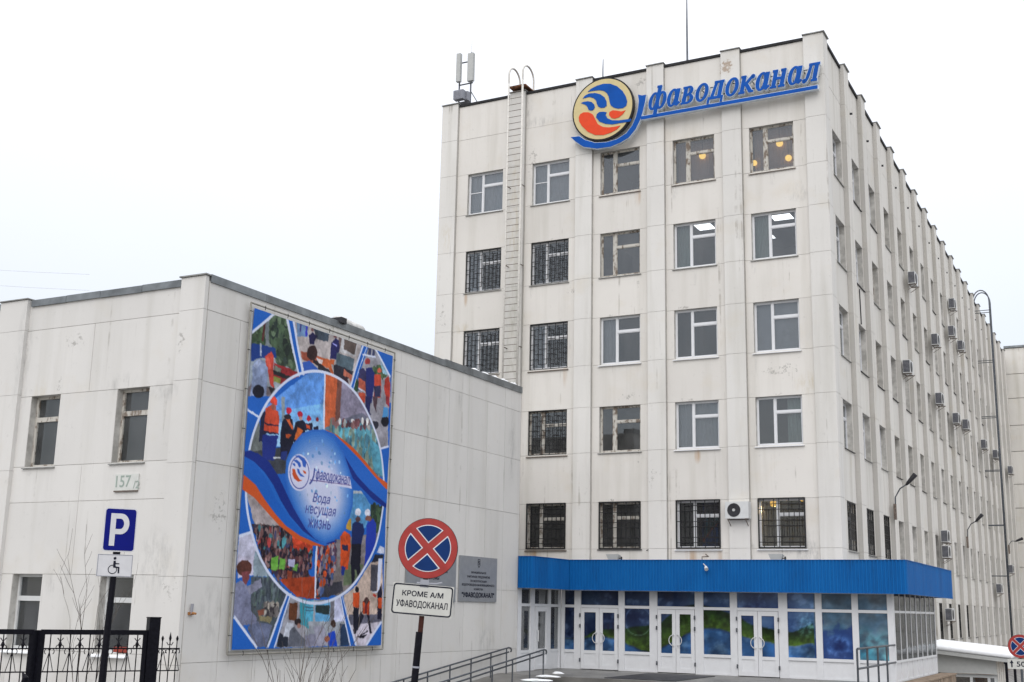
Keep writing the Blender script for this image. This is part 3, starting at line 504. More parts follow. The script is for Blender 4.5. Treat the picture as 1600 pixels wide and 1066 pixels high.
def pilaster(k, u0, u1, pr, mat, zb):
    b = MB(); zs = [ROOF+.13, 18.42]+[z for j in range(6) for z in (TOP[j], BOT[j]) if z > zb+.5]+[zb]
    for i in range(len(zs)-1): fbox(b, k, u0, u1, -.07, pr, zs[i+1]+.006, zs[i]-.006)
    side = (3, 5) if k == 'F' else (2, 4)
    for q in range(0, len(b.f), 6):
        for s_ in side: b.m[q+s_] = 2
    fbox(b, k, u0+.012, u1-.012, -.065, pr-.012, zb, ROOF+.1, 1); b.build('pilaster', [mat, M_joint, M_shade_grime], T)
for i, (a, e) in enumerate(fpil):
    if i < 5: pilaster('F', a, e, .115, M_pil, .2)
# corner pilaster stands on both faces
b = MB(); zs = [ROOF+.13, 18.42]+[z for j in range(5) for z in (TOP[j], BOT[j])]+[-1.7]
for i in range(len(zs)-1): b.box(-9.42, XR+.10, D-.118, D+.52, zs[i+1]+.006, zs[i]-.006)
b.box(-9.40, XR+.088, D-.106, D+.50, -1.7, ROOF+.1, 1); b.build('pilaster', [M_pil, M_joint], T)
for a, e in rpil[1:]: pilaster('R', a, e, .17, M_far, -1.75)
# edge flashings between pilasters, caps on them
for i in range(5):
    b = MB(); b.box(fpil[i][1]+.012, fpil[i+1][0]-.012, D-.05, D+.4, ROOF+.004, ROOF+.10); b.build('roof_flashing', M_black, T)
for i in range(19):
    b = MB(); b.box(XR-.4, XR+.06, rpil[i][1]+.012, (rpil[i+1][0] if i < 19 else YE)-.012, ROOF+.004, ROOF+.11); b.build('roof_flashing', M_black, T)
for a, e in fpil[:5]:
    b = MB(); b.box(a-.02, e+.03, D-.17, D+.4, ROOF+.134, ROOF+.165); b.build('pilaster_cap', M_cap, T)
b = MB(); b.box(-9.45, XR+.16, D-.17, D+.56, ROOF+.134, ROOF+.17); b.build('pilaster_cap', M_cap, T)
for a, e in rpil[1:]:
    b = MB(); b.box(XR-.4, XR+.23, a-.02, e+.03, ROOF+.134, ROOF+.17); b.build('pilaster_cap', M_cap, T)
# stone plinth of the side face
b = MB()
for i in range(58):
    for r_ in range(4):
        y0 = D+8+i*.87+(r_ % 2)*.4; b.box(XR+.02, XR+.10+rng.uniform(0, .06), y0, y0+.84, -1.78-(r_+1)*.42, -1.80-r_*.42)
b.build('plinth_stone', M_stone, T, kind='stuff')
# small drain spouts under the roof edge of the side face
b = MB(); b.tube([(0, 0, 0), (.16, 0, -.02)], .045, 8); spout = b.mesh('drain_spout', M_dark)
for k in range(1, 17): inst('drain_spout', spout, T, (XR-.02, D+YO+PR*k-.05, 18.62))

# ---- windows
def win_meshes(W, H, style, rec, t=.048):
    f = MB(); panes = []; mul = W*(.40 if style != 'wood' else .345); mw = .06 if style != 'wood' else .125; tr = H*(.66 if style != 'wood' else .645)
    y0, y1 = rec, rec+.07
    f.box(0, t, y0, y1, 0, H); f.box(W-t, W, y0, y1, 0, H); f.box(t, W-t, y0, y1, 0, t*1.2); f.box(t, W-t, y0, y1, H-t, H)
    f.box(mul-mw/2, mul+mw/2, y0-.006, y1-.004, t*1.2, H-t); f.box(mul+mw/2, W-t, y0-.003, y1-.006, tr, tr+(.075 if style != 'wood' else .085))
    s = .024
    def sash(x0, x1, z0, z1):
        f.box(x0, x0+s, y0+.012, y1-.01, z0, z1); f.box(x1-s, x1, y0+.012, y1-.01, z0, z1)
        f.box(x0+s, x1-s, y0+.012, y1-.01, z0, z0+s); f.box(x0+s, x1-s, y0+.012, y1-.01, z1-s, z1)
        p = MB(); p.box(x0+s, x1-s, y0+.03, y0+.036, z0+s, z1-s); panes.append(p)
    sash(t, mul-mw/2, t*1.2, H-t); sash(mul+mw/2, W-t, t*1.2, tr); sash(mul+mw/2, W-t, tr+.075, H-t)
    if style == 'screen': f.box(t+s, mul-mw/2-s, y0+.008, y0+.03, H*.53, H*.53+.03)
    return f, panes
def sill_mesh(W, rec, mat, ht=.05, out=.06):
    b = MB(); b.hexa([(-.05, -out, -ht), (W+.05, -out, -ht), (W+.05, rec+.02, -.012), (-.05, rec+.02, -.012), (-.05, -out, -ht+.022), (W+.05, -out, -ht+.022), (W+.05, rec+.02, .012), (-.05, rec+.02, .012)])
    return b.mesh('sill', mat)
def grille_mesh(W, H, mat, y=.03, kind=0, r=.009):
    b = MB(); fr_w = .014 if kind == 0 else .022
    def v(x, z0, z1): b.box(x-r, x+r, y-r, y+r, z0, z1)
    def h(z, x0, x1): b.box(x0, x1, y-r*.8, y+r*.8, z-r, z+r)
    e = .02
    for x in (e, W-e): b.box(x-fr_w, x+fr_w, y-.014, y+.014, 0, H)
    for z in (e, H-e): b.box(e, W-e, y-.013, y+.013, z-fr_w, z+fr_w)
    # nested brick-like pattern
    xs = [e+(W-2*e)*i/9 for i in range(10)]; zs = [e+(H-2*e)*i/9 for i in range(10)]
    if kind == 0:
        for i in range(1, 9): v(xs[i], zs[0] if i % 2 else zs[1], zs[9] if i % 2 == 0 else zs[8])
        for j in range(1, 9):
            for i in range(0, 9):
                if (i+2*j) % 3 != 0: h(zs[j], xs[i], xs[i+1])
    else:
        for i in (1, 3, 4, 6, 8): v(xs[i], zs[0], zs[9])
        for i in (2, 5, 7): v(xs[i], zs[2], zs[7])
        for j in (1, 2, 4, 5, 7, 8): h(zs[j], xs[0 if j % 2 else 1], xs[9 if j % 3 else 7])
    return b.mesh('grille', mat)
H1 = 1.69
WM = {}
for W, tag_ in ((WF, 'F'), (WR, 'R')):
    rec = .13 if tag_ == 'F' else .20
    for st, mt in (('pvc', M_pvc), ('screen', M_pvc), ('wood', M_old)):
        f, ps = win_meshes(W, 1.0*H1, st, rec); WM[tag_, st] = (f.mesh('window', mt), [p.mesh('pane', M_glass if st != 'wood' else M_glass) for p in ps])
    WM[tag_, 'sillp'] = sill_mesh(W, rec, M_pvc, .07, .07); WM[tag_, 'sillg'] = sill_mesh(W, rec, M_cap, .05, .05); WM[tag_, 'sillr'] = sill_mesh(W, rec, M_rung, .08, .05); WM[tag_, 'silld'] = sill_mesh(W, rec, M_dark, .05, .05)
WM['gr0'] = grille_mesh(WF, H1, M_grille, .05, 0, .011); WM['gr1'] = grille_mesh(WF, H1+.02, M_grille, -.03, 1, .012); WM['grR'] = grille_mesh(WR, H1, M_grille, .03, 1, .011)
def curtain_mesh(x0, x1, z0, z1, y, mat, amp=.025, per=.11):
    n = max(6, int((x1-x0)/per*8)); v = []; f = []
    for i in range(n+1):
        x = x0+(x1-x0)*i/n; yy = y+amp*math.sin(2*math.pi*(x-x0)/per)*(.6+.4*math.sin(x*7)); v += [(x, yy, z0), (x, yy, z1)]
    for i in range(n): f.append([2*i, 2*i+2, 2*i+3, 2*i+1])
    me = bpy.data.meshes.new('curtain'); me.from_pydata(v, [], f); me.materials.append(mat); me.polygons.foreach_set('use_smooth', [True]*n); return me
CT = {'full': curtain_mesh(.03, WF-.03, .02, H1-.05, .30, M_curtain, .012, .13), 'leftgreen': curtain_mesh(.04, .55, .02, H1, .34, M_greencurtain), 'blind': curtain_mesh(.03, WF-.03, .02, H1, .28, M_curtain, .003, .4),
      'brown': curtain_mesh(.03, WF-.03, .02, H1, .55, M_browncurtain, .01, .12), 'leftpale': curtain_mesh(.03, .62, .02, H1, .3, M_curtain, .015, .12), 'right': curtain_mesh(1.0, WF-.03, .02, H1, .35, M_greencurtain, .015, .12)}
fstyle = {  # (row, col): frame, sill, grille, curtain, label
 (0, 0): ('screen', 'sillg', None, 'full', None), (0, 1): ('screen', 'sillg', None, 'full', None), (0, 2): ('wood', 'sillr', None, None, 'old wooden window with peeling frame under the round emblem'), (0, 3): ('wood', 'sillr', None, 'brown', None), (0, 4): ('wood', 'sillr', None, 'brown', None),
 (1, 0): ('pvc', 'sillg', 'gr0', 'leftpale', None), (1, 1): ('pvc', 'sillg', 'gr0', None, None), (1, 2): ('wood', 'sillg', None, None, None), (1, 3): ('pvc', 'sillg', None, 'leftgreen', None), (1, 4): ('pvc', 'sillg', None, 'leftgreen', None),
 (2, 0): ('pvc', 'sillg', 'gr0', 'leftpale', None), (2, 1): ('pvc', 'sillr', 'gr0', 'leftpale', None), (2, 2): ('pvc', 'sillp', None, 'leftpale', None), (2, 3): ('pvc', 'sillp', None, None, None), (2, 4): ('pvc', 'sillp', None, 'blind', 'window with closed pale blinds'),
 (3, 0): ('wood', 'sillg', None, None, None), (3, 1): ('wood', 'sillr', 'gr0', None, None), (3, 2): ('wood', 'sillg', None, None, None), (3, 3): ('pvc', 'sillp', None, 'full', None), (3, 4): ('pvc', 'sillp', None, 'right', None),
 (4, 0): ('wood', 'sillg', None, None, None), (4, 1): ('wood', 'sillr', 'gr1', None, None), (4, 2): ('wood', 'silld', 'gr1', None, None), (4, 3): ('pvc', 'sillp', 'gr1', None, None), (4, 4): ('pvc', 'sillp', 'gr1', None, None)}
DP = {}
def darkpane(p):
    if p.name not in DP:
        q = p.copy(); q.materials.clear(); q.materials.append(M_glassk); DP[p.name] = q
    return DP[p.name]
def place_window(k, st, u, z, H, sill, gr, ct, label, par=T):
    me, ps = WM[k, st]
    loc = (u, D, z) if k == 'F' else (XR, u, z)
    o = inst('window', me, par, loc, 0 if k == 'F' else math.pi/2, label=label); o.scale = (1, 1, H/H1)
    if ps:
        for p in ps:
            pp = sub('pane', p, o)
            if gr in ('gr1', 'grR'): pp.data = darkpane(p)
    if sill: sub('sill', WM[k, sill], o)
    if gr: sub('grille', WM[gr], o)
    if ct: sub('curtain', CT[ct], o)
    return o
for (r_, c_), (st, si, gr, ct, lb) in fstyle.items():
    place_window('F', st, fwin[c_][0], BOT[r_], TOP[r_]-BOT[r_], si, gr, ct, lb)
# side face windows: far ones share one pane mesh so that parts stay few
onepane = MB()
onepane.box(.07, WR-.07, .235, .24, .08, H1-.08); onepane = onepane.mesh('pane', M_glass)
far_frames = {}
for st, mt in (('pvc', M_pvc), ('wood', M_old)): far_frames[st] = (WM['R', st][0], [onepane])
rr = random.Random(5)
for k in range(19):
    for r_ in range(6):
        st = 'wood' if rr.random() < .45 else 'pvc'
        if k < 2 and r_ < 4: st = 'pvc'
        gr = 'grR' if (r_ == 4 and k < 3) or (r_ == 5 and k in (6, 7, 8, 9)) else None
        near = k < 5
        si = 'silld' if rr.random() < .6 else 'sillg'
        if near: place_window('R', st, rwin[k][0], BOT[r_], TOP[r_]-BOT[r_], si, gr, None, None)
        else:
            sv = WM['R', st]; WM['R', st] = far_frames[st]; place_window('R', st, rwin[k][0], BOT[r_], TOP[r_]-BOT[r_], si if k < 14 else None, gr, None, None); WM['R', st] = sv
# cable running down the facade and a vertical cable on the side
b = MB(); b.tube([(-15.10, D-.02, 7.2), (-15.12, D-.02, 4.4), (-15.14, D-.02, 2.4), (-15.22, D-.02, 2.1), (-15.45, D-.02, 2.02)], .012, 6); b.build('cable', M_dark, T)
b = MB(); q = at_x(1343, 452, XR+.02); q2 = at_x(1346, 507, XR+.02); b.tube([q, q2], .02, 6); b.build('cable', M_dark, T)

# ------------------------------------------------------------------ roof things on the tower
def pt(o, *a): return Vector(o)+Vector(a)
t = thing('phone_antenna', 'pair of tall pale antenna panels at the left end of the tower roof', 'antenna', (-23.2, D+.6, ROOF))
ya = D+.5
for (xa, xb, yt, yb_) in ((713.5, 721, 84, 129), (731, 741, 83, 128)):
    p0 = at_y(xa, yb_, ya); p1 = at_y(xb, yt, ya)
    b = MB(); b.box(p0.x, p1.x, ya-.08, ya+.08, p0.z, p1.z); b.build('antenna_panel', M_lgrey, t)
b = MB()
pa, pb = at_y(716, 160, ya+.15), at_y(716, 86, ya+.15); b.tube([(pa.x+.03, ya+.15, ROOF-.05), (pa.x+.03, ya+.15, pb.z)], .035, 8)
pc = at_y(737, 84, ya+.15); b.tube([(pc.x, ya+.15, ROOF-.05), (pc.x, ya+.15, pc.z+.05)], .035, 8)
for yy in (100, 134): q = at_y(716, yy, ya+.15); b.tube([(pa.x, ya+.15, q.z), (pc.x+.1, ya+.15, q.z)], .03, 8)
b.tube([(pc.x, ya+.15, at_y(738, 139, ya).z), (pc.x+.62, ya+.15, ROOF-.05)], .02, 6); b.build('mounting_pole', M_steel, t)
b = MB(); q = at_y(738, 64, ya+.15); b.tube([(pc.x, ya+.15, pc.z), (pc.x, ya+.15, q.z)], .01, 6); b.build('lightning_rod', M_lgrey, t)
t = thing('radio_cabinet', 'grey finned radio box with black underside at the foot of the roof antenna', 'radio box', (-23.4, D+.2, ROOF))
for xa, xb, yt, yb_, yo in ((708, 723.5, 139, 156, .15), (724.5, 731, 142, 157, .4)):
    p0 = at_y(xa, yb_, D+yo); p1 = at_y(xb, yt, D+yo)
    b = MB(); b.box(p0.x, p1.x, D+yo, D+yo+.25, p0.z, p1.z)
    for i in range(7): x_ = p0.x+(p1.x-p0.x)*(i+.5)/7; b.box(x_-.008, x_+.008, D+yo-.03, D+yo-.002, p0.z+.03, p1.z-.03)
    b.build('radio_unit', M_mgrey, t)
p0 = at_y(707, 163, D+.1); p1 = at_y(731, 156.5, D+.1); b = MB(); b.box(p0.x+.02, p1.x-.02, D+.12, D+.6, ROOF-.1, p1.z-.01); b.build('cable_tray', M_dark, t)
def mast(x, yb_, yt, Y, r, label, extra=False):
    t = thing('roof_mast', label, 'mast', (at_y(x, yb_, Y).x, Y, ROOF-.2)); a = at_y(x, yb_+6, Y); e = at_y(x, yt, Y)
    b = MB(); b.tube([(a.x, Y, ROOF-.2), (a.x, Y, (a.z+e.z)/2), (a.x+.01, Y, e.z)], [r, r*.8, r*.45], 8); b.build('pole', M_steel, t)
    b = MB(); b.tube([(a.x, Y, ROOF-.16), (a.x, Y, ROOF+.1)], r*1.8, 8); b.build('socket', M_dark, t)
mast(1074, 93, -8, D+.8, .045, 'tall thin steel mast rising out of the picture above the blue lettering')
mast(942, 118, 93, D+.5, .03, 'short thin rod on the roof above the round emblem')

# access ladder with hoops
t = thing('roof_ladder', 'off-white steel ladder with hooped handles climbing the tower front between the two left window columns', 'ladder', (-20.8, D-.5, 5))
Yl = D-.42
la, lb_ = at_y(794.5, 165, Yl), at_y(816, 165, Yl); zt = at_y(800, 128, Yl).z; zb = 7.15
xa, xb = la.x, lb_.x
for i, x_ in enumerate((xa, xb)):
    b = MB(); pts = [(x_, Yl, zb), (x_, Yl, 12), (x_, Yl, zt)]; b.tube(pts, .042 if i else .035, 8)
    rr_ = .48; ht = zt+.32
    hp = [(x_, Yl, zt)]+[(x_, Yl+rr_-rr_*math.cos(a), ht+rr_*.9*math.sin(a)) for a in [math.pi*k/12 for k in range(13)]]+[(x_, Yl+2*rr_, ROOF+.12)]
    b.tube(hp, .04, 8, cap=False); b.build('side_rail', M_ladder, t, smooth=True)
z = zb+.15; rb = MB(); rb.tube([(0, 0, 0), (xb-xa, 0, 0)], .011, 6); rme = rb.mesh('rung', M_rung)
while z < zt-.1: inst('rung', rme, t, (xa, Yl, z)); z += .262
for zz in (16.0, 12.8, 9.6):
    for x_ in (xa, xb): b = MB(); b.tube([(x_, Yl, zz), (x_, D-.1, zz)], .02, 6); b.build('wall_bracket', M_rung, t)
zp_ = at_y(800, 135, Yl).z; b = MB(); b.box(xa-.02, xb+.10, Yl+.06, Yl+.98, zp_-.02, zp_+.03); b.build('platform', M_rustplate, t)

# far fire ladder on the side face
t = thing('fire_ladder', 'dark steel fire ladder with curved top at the far end of the side wall', 'ladder', (XR+.9, 80, -3))
Yf1 = 81.0
for yy in (Yf1, Yf1+.65):
    xo = XR+.95; pts = [(xo, yy, -3), (xo, yy, 10), (xo, yy, 19.9)]+[(xo-.9*(1-math.cos(a))/1.0*.55, yy, 19.9+.75*math.sin(a)) for a in [math.pi*k/10 for k in range(1, 11)]]
    b = MB(); b.tube(pts, .038, 8); b.build('side_rail', M_steel, t, smooth=True)
rb = MB(); rb.tube([(0, 0, 0), (0, .65, 0)], .015, 6); rme = rb.mesh('rung', M_steel)
for i in range(62): inst('rung', rme, t, (XR+.95, Yf1, -2.5+i*.36))
for zz in (19.3, 16.0, 12.4, 9.0, 5.6, 2.5):
    for yy in (Yf1, Yf1+.65): b = MB(); b.tube([(XR+.95, yy, zz), (XR-.02, yy, zz)], .026, 6); b.build('wall_bracket', M_steel, t)

# ------------------------------------------------------------------ far wing closing the view
t = thing('far_wing', 'plain pale concrete wing closing off the far end of the ribbed side wall', 'building', (-2, 104, -5))
b = MB(); b.box(XR+.02, 14, 99.31, 112, -6, 20.45); b.build('wall_core', M_joint, t)
zz = [20.45, 18.4, 16.5, 14.4, 12.4, 9.9, 8.1, 5.5, 3.7, .8, -1.2, -5]
for i in range(len(zz)-1):
    for j in range(8):
        b = MB(); b.box(XR+.05+j*3+.02, XR+.05+(j+1)*3-.02, 99.2, 99.32, zz[i+1]+.025, zz[i]-.025); b.build('wall_panel', M_far, t)
b = MB(); b.box(XR+.02, 14.1, 99.1, 112.1, 20.46, 20.62); b.build('roof_flashing', M_coping, t)

# ------------------------------------------------------------------ air conditioners
def ac_meshes():
    b = MB(); b.box(-.40, .40, -.30, 0, 0, .56); b.box(-.404, -.4, -.285, -.015, .03, .53, 1); body = b.mesh('casing', [M_white, M_dark])
    fn = lambda u, v, s: (u, -.302-.012*s, v)
    g = MB(); g.disc((-.10, .28), .225, fn, 0, 24)
    hub = MB(); hub.disc((-.10, .28), .05, lambda u, v, s: (u, -.314-.02*s, v), 0, 12)
    sl = MB()
    for i in range(9): sl.box(-.412, -.4045, -.275, -.025, .06+i*.053, .076+i*.053)
    br = MB(); br.bar((-.3, -.03, -.02), (.3, -.03, -.02), .025, .025); br.bar((-.3, 0, -.02), (-.3, -.36, -.02), .03, .03); br.bar((.3, 0, -.02), (.3, -.36, -.02), .03, .03); br.bar((-.3, .02, -.25), (-.3, -.33, -.035), .02, .02); br.bar((.3, .02, -.25), (.3, -.33, -.035), .02, .02)
    return body, g.mesh('fan_grille', M_dark), hub.mesh('fan_hub', M_lgrey), sl.mesh('side_vents', M_mgrey), br.mesh('bracket', M_rung)
AC = ac_meshes()
def ac(loc, rz, label, group=None, small=False):
    t = thing('air_conditioner', label, 'air conditioner', loc, group); t.rotation_euler = (0, 0, rz)
    o = sub('casing', AC[0], t); g = sub('fan_grille', AC[1], o); sub('side_vents', AC[3], o)
    if not small: sub('fan_hub', AC[2], o)
    sub('bracket', AC[4], t)
q = at_y(1134.5, 811, D-.25); ac((q.x+.42, D-.10, q.z), 0, 'white air conditioner unit with round dark fan on the tower front between two barred windows')
GA = 'air conditioners on the ribbed side wall'
for x, y, lab in ((1428, 446, 'topmost air conditioner on the side wall, the one nearest the front corner'), (1489.5, 484, 'air conditioner second from the top of the side wall, beside the top row of windows'), (1489, 527, 'air conditioner directly below the second highest one on the side wall'),
        (1463.5, 541, 'air conditioner left of a stacked pair, below the second window row of the side wall'), (1503, 549, 'air conditioner just right of and below the stacked pair high on the side wall'), (1420.5, 585, 'air conditioner on a rusty bracket near the front corner, halfway up the side wall'),
        (1470, 633, 'air conditioner alone halfway up the side wall beside the third window row'), (1496, 663, 'left one of two neighbouring air conditioners halfway up the side wall'), (1511, 672, 'right one of two neighbouring air conditioners halfway up the side wall'),
        (1539, 702, 'small far air conditioner left of the fire ladder, halfway up the wall'), (1557, 717, 'air conditioner just left of the fire ladder at mid height'), (1580, 741, 'air conditioner right of the fire ladder, close to the far wing'),
        (1479, 848, 'upper of two stacked air conditioners above the blue canopy end'), (1480.5, 872, 'lower of two stacked air conditioners above the blue canopy end'), (1486, 970, 'air conditioner on the side wall just right of the glass entrance'),
        (1563, 927, 'air conditioner low on the side wall next to the foot of the fire ladder'), (1581, 896, 'air conditioner low on the side wall to the right of the fire ladder')):
    q = at_x(x, y, XR+.42); ac((XR+.24, q.y, q.z), math.pi/2, lab, GA, True)

# lamps seen through the windows
def globe(x, y, Y, r, label, watt=0):
    t = thing('pendant_lamp', label, 'lamp', tuple(at_y(x, y, Y)), 'lit lamps seen inside the tower windows'); p = at_y(x, y, Y)
    b = MB(); n = 12
    import bmesh
    me = bpy.data.meshes.new('globe'); bm = bmesh.new(); bmesh.ops.create_uvsphere(bm, u_segments=16, v_segments=10, radius=r); bm.to_mesh(me); bm.free(); me.materials.append(M_globe); me.polygons.foreach_set('use_smooth', [True]*len(me.polygons))
    sub('globe', me, t); b.tube([(0, 0, r), (0, 0, r+.5)], .01, 6); sub('cord', b.mesh('cord', M_dark), t)
    if watt:
        ld = bpy.data.lights.new('bulb', 'POINT'); ld.energy = watt; ld.color = (1, .68, .30); ld.shadow_soft_size = .1; lo = bpy.data.objects.new('bulb', ld); C.objects.link(lo); lo.parent = t; lo.location = (0, .35, -r-.05)
globe(1097.5, 243.5, D+.42, .125, 'glowing yellow globe in the top floor window second from the corner', 14)
globe(1218, 224, D+.42, .125, 'glowing yellow globe highest in the top floor window nearest the corner', 14)
globe(1232, 247, D+.46, .115, 'dimmer orange globe low at the right in the top floor corner window')
globe(1178.5, 255, D+.46, .105, 'orange globe at the left edge of the top floor corner window')
globe(1208.5, 787, D+.7, .12, 'warm globe behind the barred first floor window nearest the corner', 220)
globe(1253.5, 780, D+.9, .08, 'small lit bulb in the upper right of the barred corner window')
def lpanel(x, y, zc, sx, sy, label):
    p = at_z(x, y, zc); b = MB(); b.box(-sx, sx, -sy, sy, -.03, 0); t = thing('ceiling_panel_lamp', label, 'lamp', (p.x, p.y, zc), 'lit ceiling panels seen inside the tower windows'); sub('diffuser', b.mesh('diffuser', M_panel), t)
    b = MB()
    for a in ((-sx-.03, -sx-.002, -sy, sy), (sx+.002, sx+.03, -sy, sy), (-sx-.03, sx+.03, -sy-.03, -sy-.002), (-sx-.03, sx+.03, sy+.002, sy+.03)): b.box(a[0], a[1], a[2], a[3], -.04, 0)
    sub('frame', b.mesh('frame', M_white), t)
zc = TOP[1]+.545
lpanel(1101, 353, zc, .32, .40, 'lit white ceiling panel in the fifth floor window second from the corner')
lpanel(1222, 338, zc, .36, .34, 'lit white ceiling panel in the fifth floor window nearest the corner')
lpanel(1193, 367, zc, .34, .5, 'smaller lit ceiling panel seen deeper inside the fifth floor corner window')

# ------------------------------------------------------------------ annex (low building)
A = thing('annex_building', 'low white concrete annex with grey metal roof edge and large poster on its side', 'building', (-22, 27, -3))
AT, AX0, AYE = 6.93, -36.0, 34.98
aw = [(-31.3, -30.33), (-28.55, -27.6), (-25.85, -24.9), (-23.16, -22.21), (-20.41, -19.45)]
AZ = [(2.98, 4.65), (-1.12, .53)]
b = MB()
def abox(b, k, u0, u1, w0, w1, z0, z1, m=0):
    if k == 'F': b.box(u0, u1, DL-w0, DL-w1, z0, z1, m)
    else: b.box(XS+w0, XS+w1, u0, u1, z0, z1, m)
zs = [-3.4, AZ[1][0], AZ[1][1], AZ[0][0], AZ[0][1], AT]
for i in (0, 2, 4): abox(b, 'F', AX0, XS-.013, -.42, -.012, zs[i], zs[i+1])
for i in (1, 3):
    e = [AX0]+[q for a in aw for q in a]+[XS-.013]
    for a in range(0, len(e), 2): abox(b, 'F', e[a], e[a+1], -.42, -.012, zs[i], zs[i+1])
b.box(XS-.4, XS-.013, DL+.43, AYE, -3.4, AT); b.box(AX0, XS-.41, AYE-.4, AYE, -3.4, AT); b.box(AX0, AX0+.4, DL+.43, AYE-.41, -3.4, AT)
b.build('wall_core', M_joint, A)
b = MB(); b.box(AX0+.41, XS-.42, DL+.44, AYE-.41, AT-.4, AT-.2); b.build('roof', M_black, A)
b = MB(); b.box(AX0+.41, XS-.42, DL+4, DL+4.1, -3.3, AT-.45); b.box(AX0+.41, XS-.42, DL+.44, DL+3.9, 1.4, 1.6)
for x in (-29.5, -26.7, -24.0, -21.3): b.box(x-.05, x+.05, DL+.44, DL+3.9, -3.3, AT-.45)
b.build('interior_wall', M_room, A)
apil = [(-33.0, -32.1), (-30.0, -29.1), (-27.25, -26.35), (-24.45, -23.52), (-18.66, XS)]
def apanel(k, u0, u1, z0, z1):
    b = MB(); abox(b, k, u0+.006, u1-.006, -.05, rng.uniform(-.002, .002), z0+.006, z1-.006); b.build('wall_panel', M_annex, A)
zb_ = [-3.3, AZ[1][0], AZ[1][1], 2.15, AZ[0][0], AZ[0][1], 6.26, AT]
for a0, a1, ws in ((-24.0, -18.7, aw[3:5]), (-30.0, -24.0, aw[1:3]), (-36, -30.0, aw[0:1])):
    xs0 = -23.53 if a0 == -24.0 else a0; 
    for i in range(len(zb_)-1):
        z0, z1 = zb_[i], zb_[i+1]
        cuts = [xs0]+([q for a in ws for q in a] if i in (1, 4) else ([(ws[0][1]+ws[-1][0])/2] if len(ws) > 1 and i in (2, 3, 5) else []))+[a1 if a0 == -24.0 else a1]
        for j in range(len(cuts)-1):
            if i in (1, 4) and j % 2 == 1: continue
            apanel('F', cuts[j], cuts[j+1], z0, z1)
def apil_build(a, e):
    b = MB(); zz = [AT+.1, 6.27, 4.7, 2.9, .5, -1.3, -3.3]
    for i in range(len(zz)-1): abox(b, 'F', a, e, -.06, .11, zz[i+1]+.004, zz[i]-.004)
    abox(b, 'F', a+.01, e-.01, -.055, .10, -3.3, AT+.08, 1); b.build('pilaster', [M_annex, M_joint], A)
for a, e in apil[:4]: apil_build(a, e)
# corner pilaster, a joint at the corner
b = MB(); zz = [AT+.1, 6.27, 4.7, 2.9, .5, -1.3, -3.3]
for i in range(len(zz)-1): b.box(-18.66, XS-.005, DL-.11, DL-.001, zz[i+1]+.004, zz[i]-.004)
b.box(-18.65, XS-.02, DL-.10, DL-.002, -3.3, AT+.08, 1); b.build('pilaster', [M_annex, M_joint], A)
zs_ = [-3.3, -1.26, .52, 2.94, 4.68, 6.27, AT]
ys_ = [DL+.02, 20.9]+[20.9+1.178*i for i in range(1, 12)]+[AYE-.01]
for i in range(len(zs_)-1):
    st = 2 if i in (5,) else 1
    for j in range(0, len(ys_)-1, st): apanel('S', ys_[j], ys_[min(j+st, len(ys_)-1)], zs_[i], zs_[i+1])
# roof edge metal
segs = [(-36, -33.05), (-32.05, -30.05), (-29.05, -27.3), (-26.3, -24.5), (-23.46, -22.3), (-22.29, -21.2), (-21.19, -19.9), (-19.89, -18.72)]
for i, (a, e) in enumerate(segs):
    b = MB(); dz = rng.uniform(-.015, .015); abox(b, 'F', a, e, -.45, .05, AT-.07+dz, AT+.09+dz); b.build('roof_flashing', M_coping, A)
for a, e in apil[:4]:
    b = MB(); abox(b, 'F', a-.03, e+.03, -.45, .15, AT+.105, AT+.13); b.build('pilaster_cap', M_cap, A)
b = MB(); b.box(-18.7, XS+.03, DL-.15, DL+.02, AT+.105, AT+.135); b.build('pilaster_cap', M_cap, A)
cuts = [DL+.03, 21.7, 23.4, 24.9, 26.5, 28.2, 30.0, 31.6, AYE]
for i in range(len(cuts)-1):
    dz = rng.uniform(-.01, .01); b = MB(); b.box(XS-.45, XS+.035, cuts[i], cuts[i+1]-.006, AT-.03+dz, AT+.15+dz+ (.03 if i >= 6 else 0)); b.build('roof_flashing', M_coping, A)
b = MB(); b.box(XS-.3, XS+.10, 24.62, 24.86, AT+.10, AT+.25); b.build('drain_spout', M_dark, A)
def blob(name, c, rx, ry, rz, mat, seed=1, label=None, cat=None, kind=None):
    import bmesh
    bm = bmesh.new(); bmesh.ops.create_icosphere(bm, subdivisions=3, radius=1); r2 = random.Random(seed); ph = [r2.uniform(0, 6) for _ in range(6)]
    for v in bm.verts:
        k = 1+.13*math.sin(3*v.co.x+ph[0])+.1*math.sin(5*v.co.y+ph[1])+.08*math.sin(7*v.co.z+ph[2]+4*v.co.x)
        v.co = Vector((v.co.x*rx*k, v.co.y*ry*k, max(v.co.z, -.15)*rz*k))
    me = bpy.data.meshes.new(name); bm.to_mesh(me); bm.free(); me.materials.append(mat); me.polygons.foreach_set('use_smooth', [True]*len(me.polygons))
    o = bpy.data.objects.new(name, me); C.objects.link(o); o.location = c; return tag(o, label=label, cat=cat, kind=kind)
q = at_x(536, 500, XS-.15); blob('rubble_heap', (XS-.2, q.y+.25, AT+.14), .22, .72, .2, M_dsnow, 3, 'grey lump of old snow lying on the annex roof edge above the poster', 'snow')
b = MB()
n = 24; pts = []
for i in range(n+1):
    y = 31.7+(AYE-.05-31.7)*i/n; h = .035+.03*math.sin(i*1.3)+.02*math.sin(i*3.1); pts.append((y, h if 0 < i < n else .01))
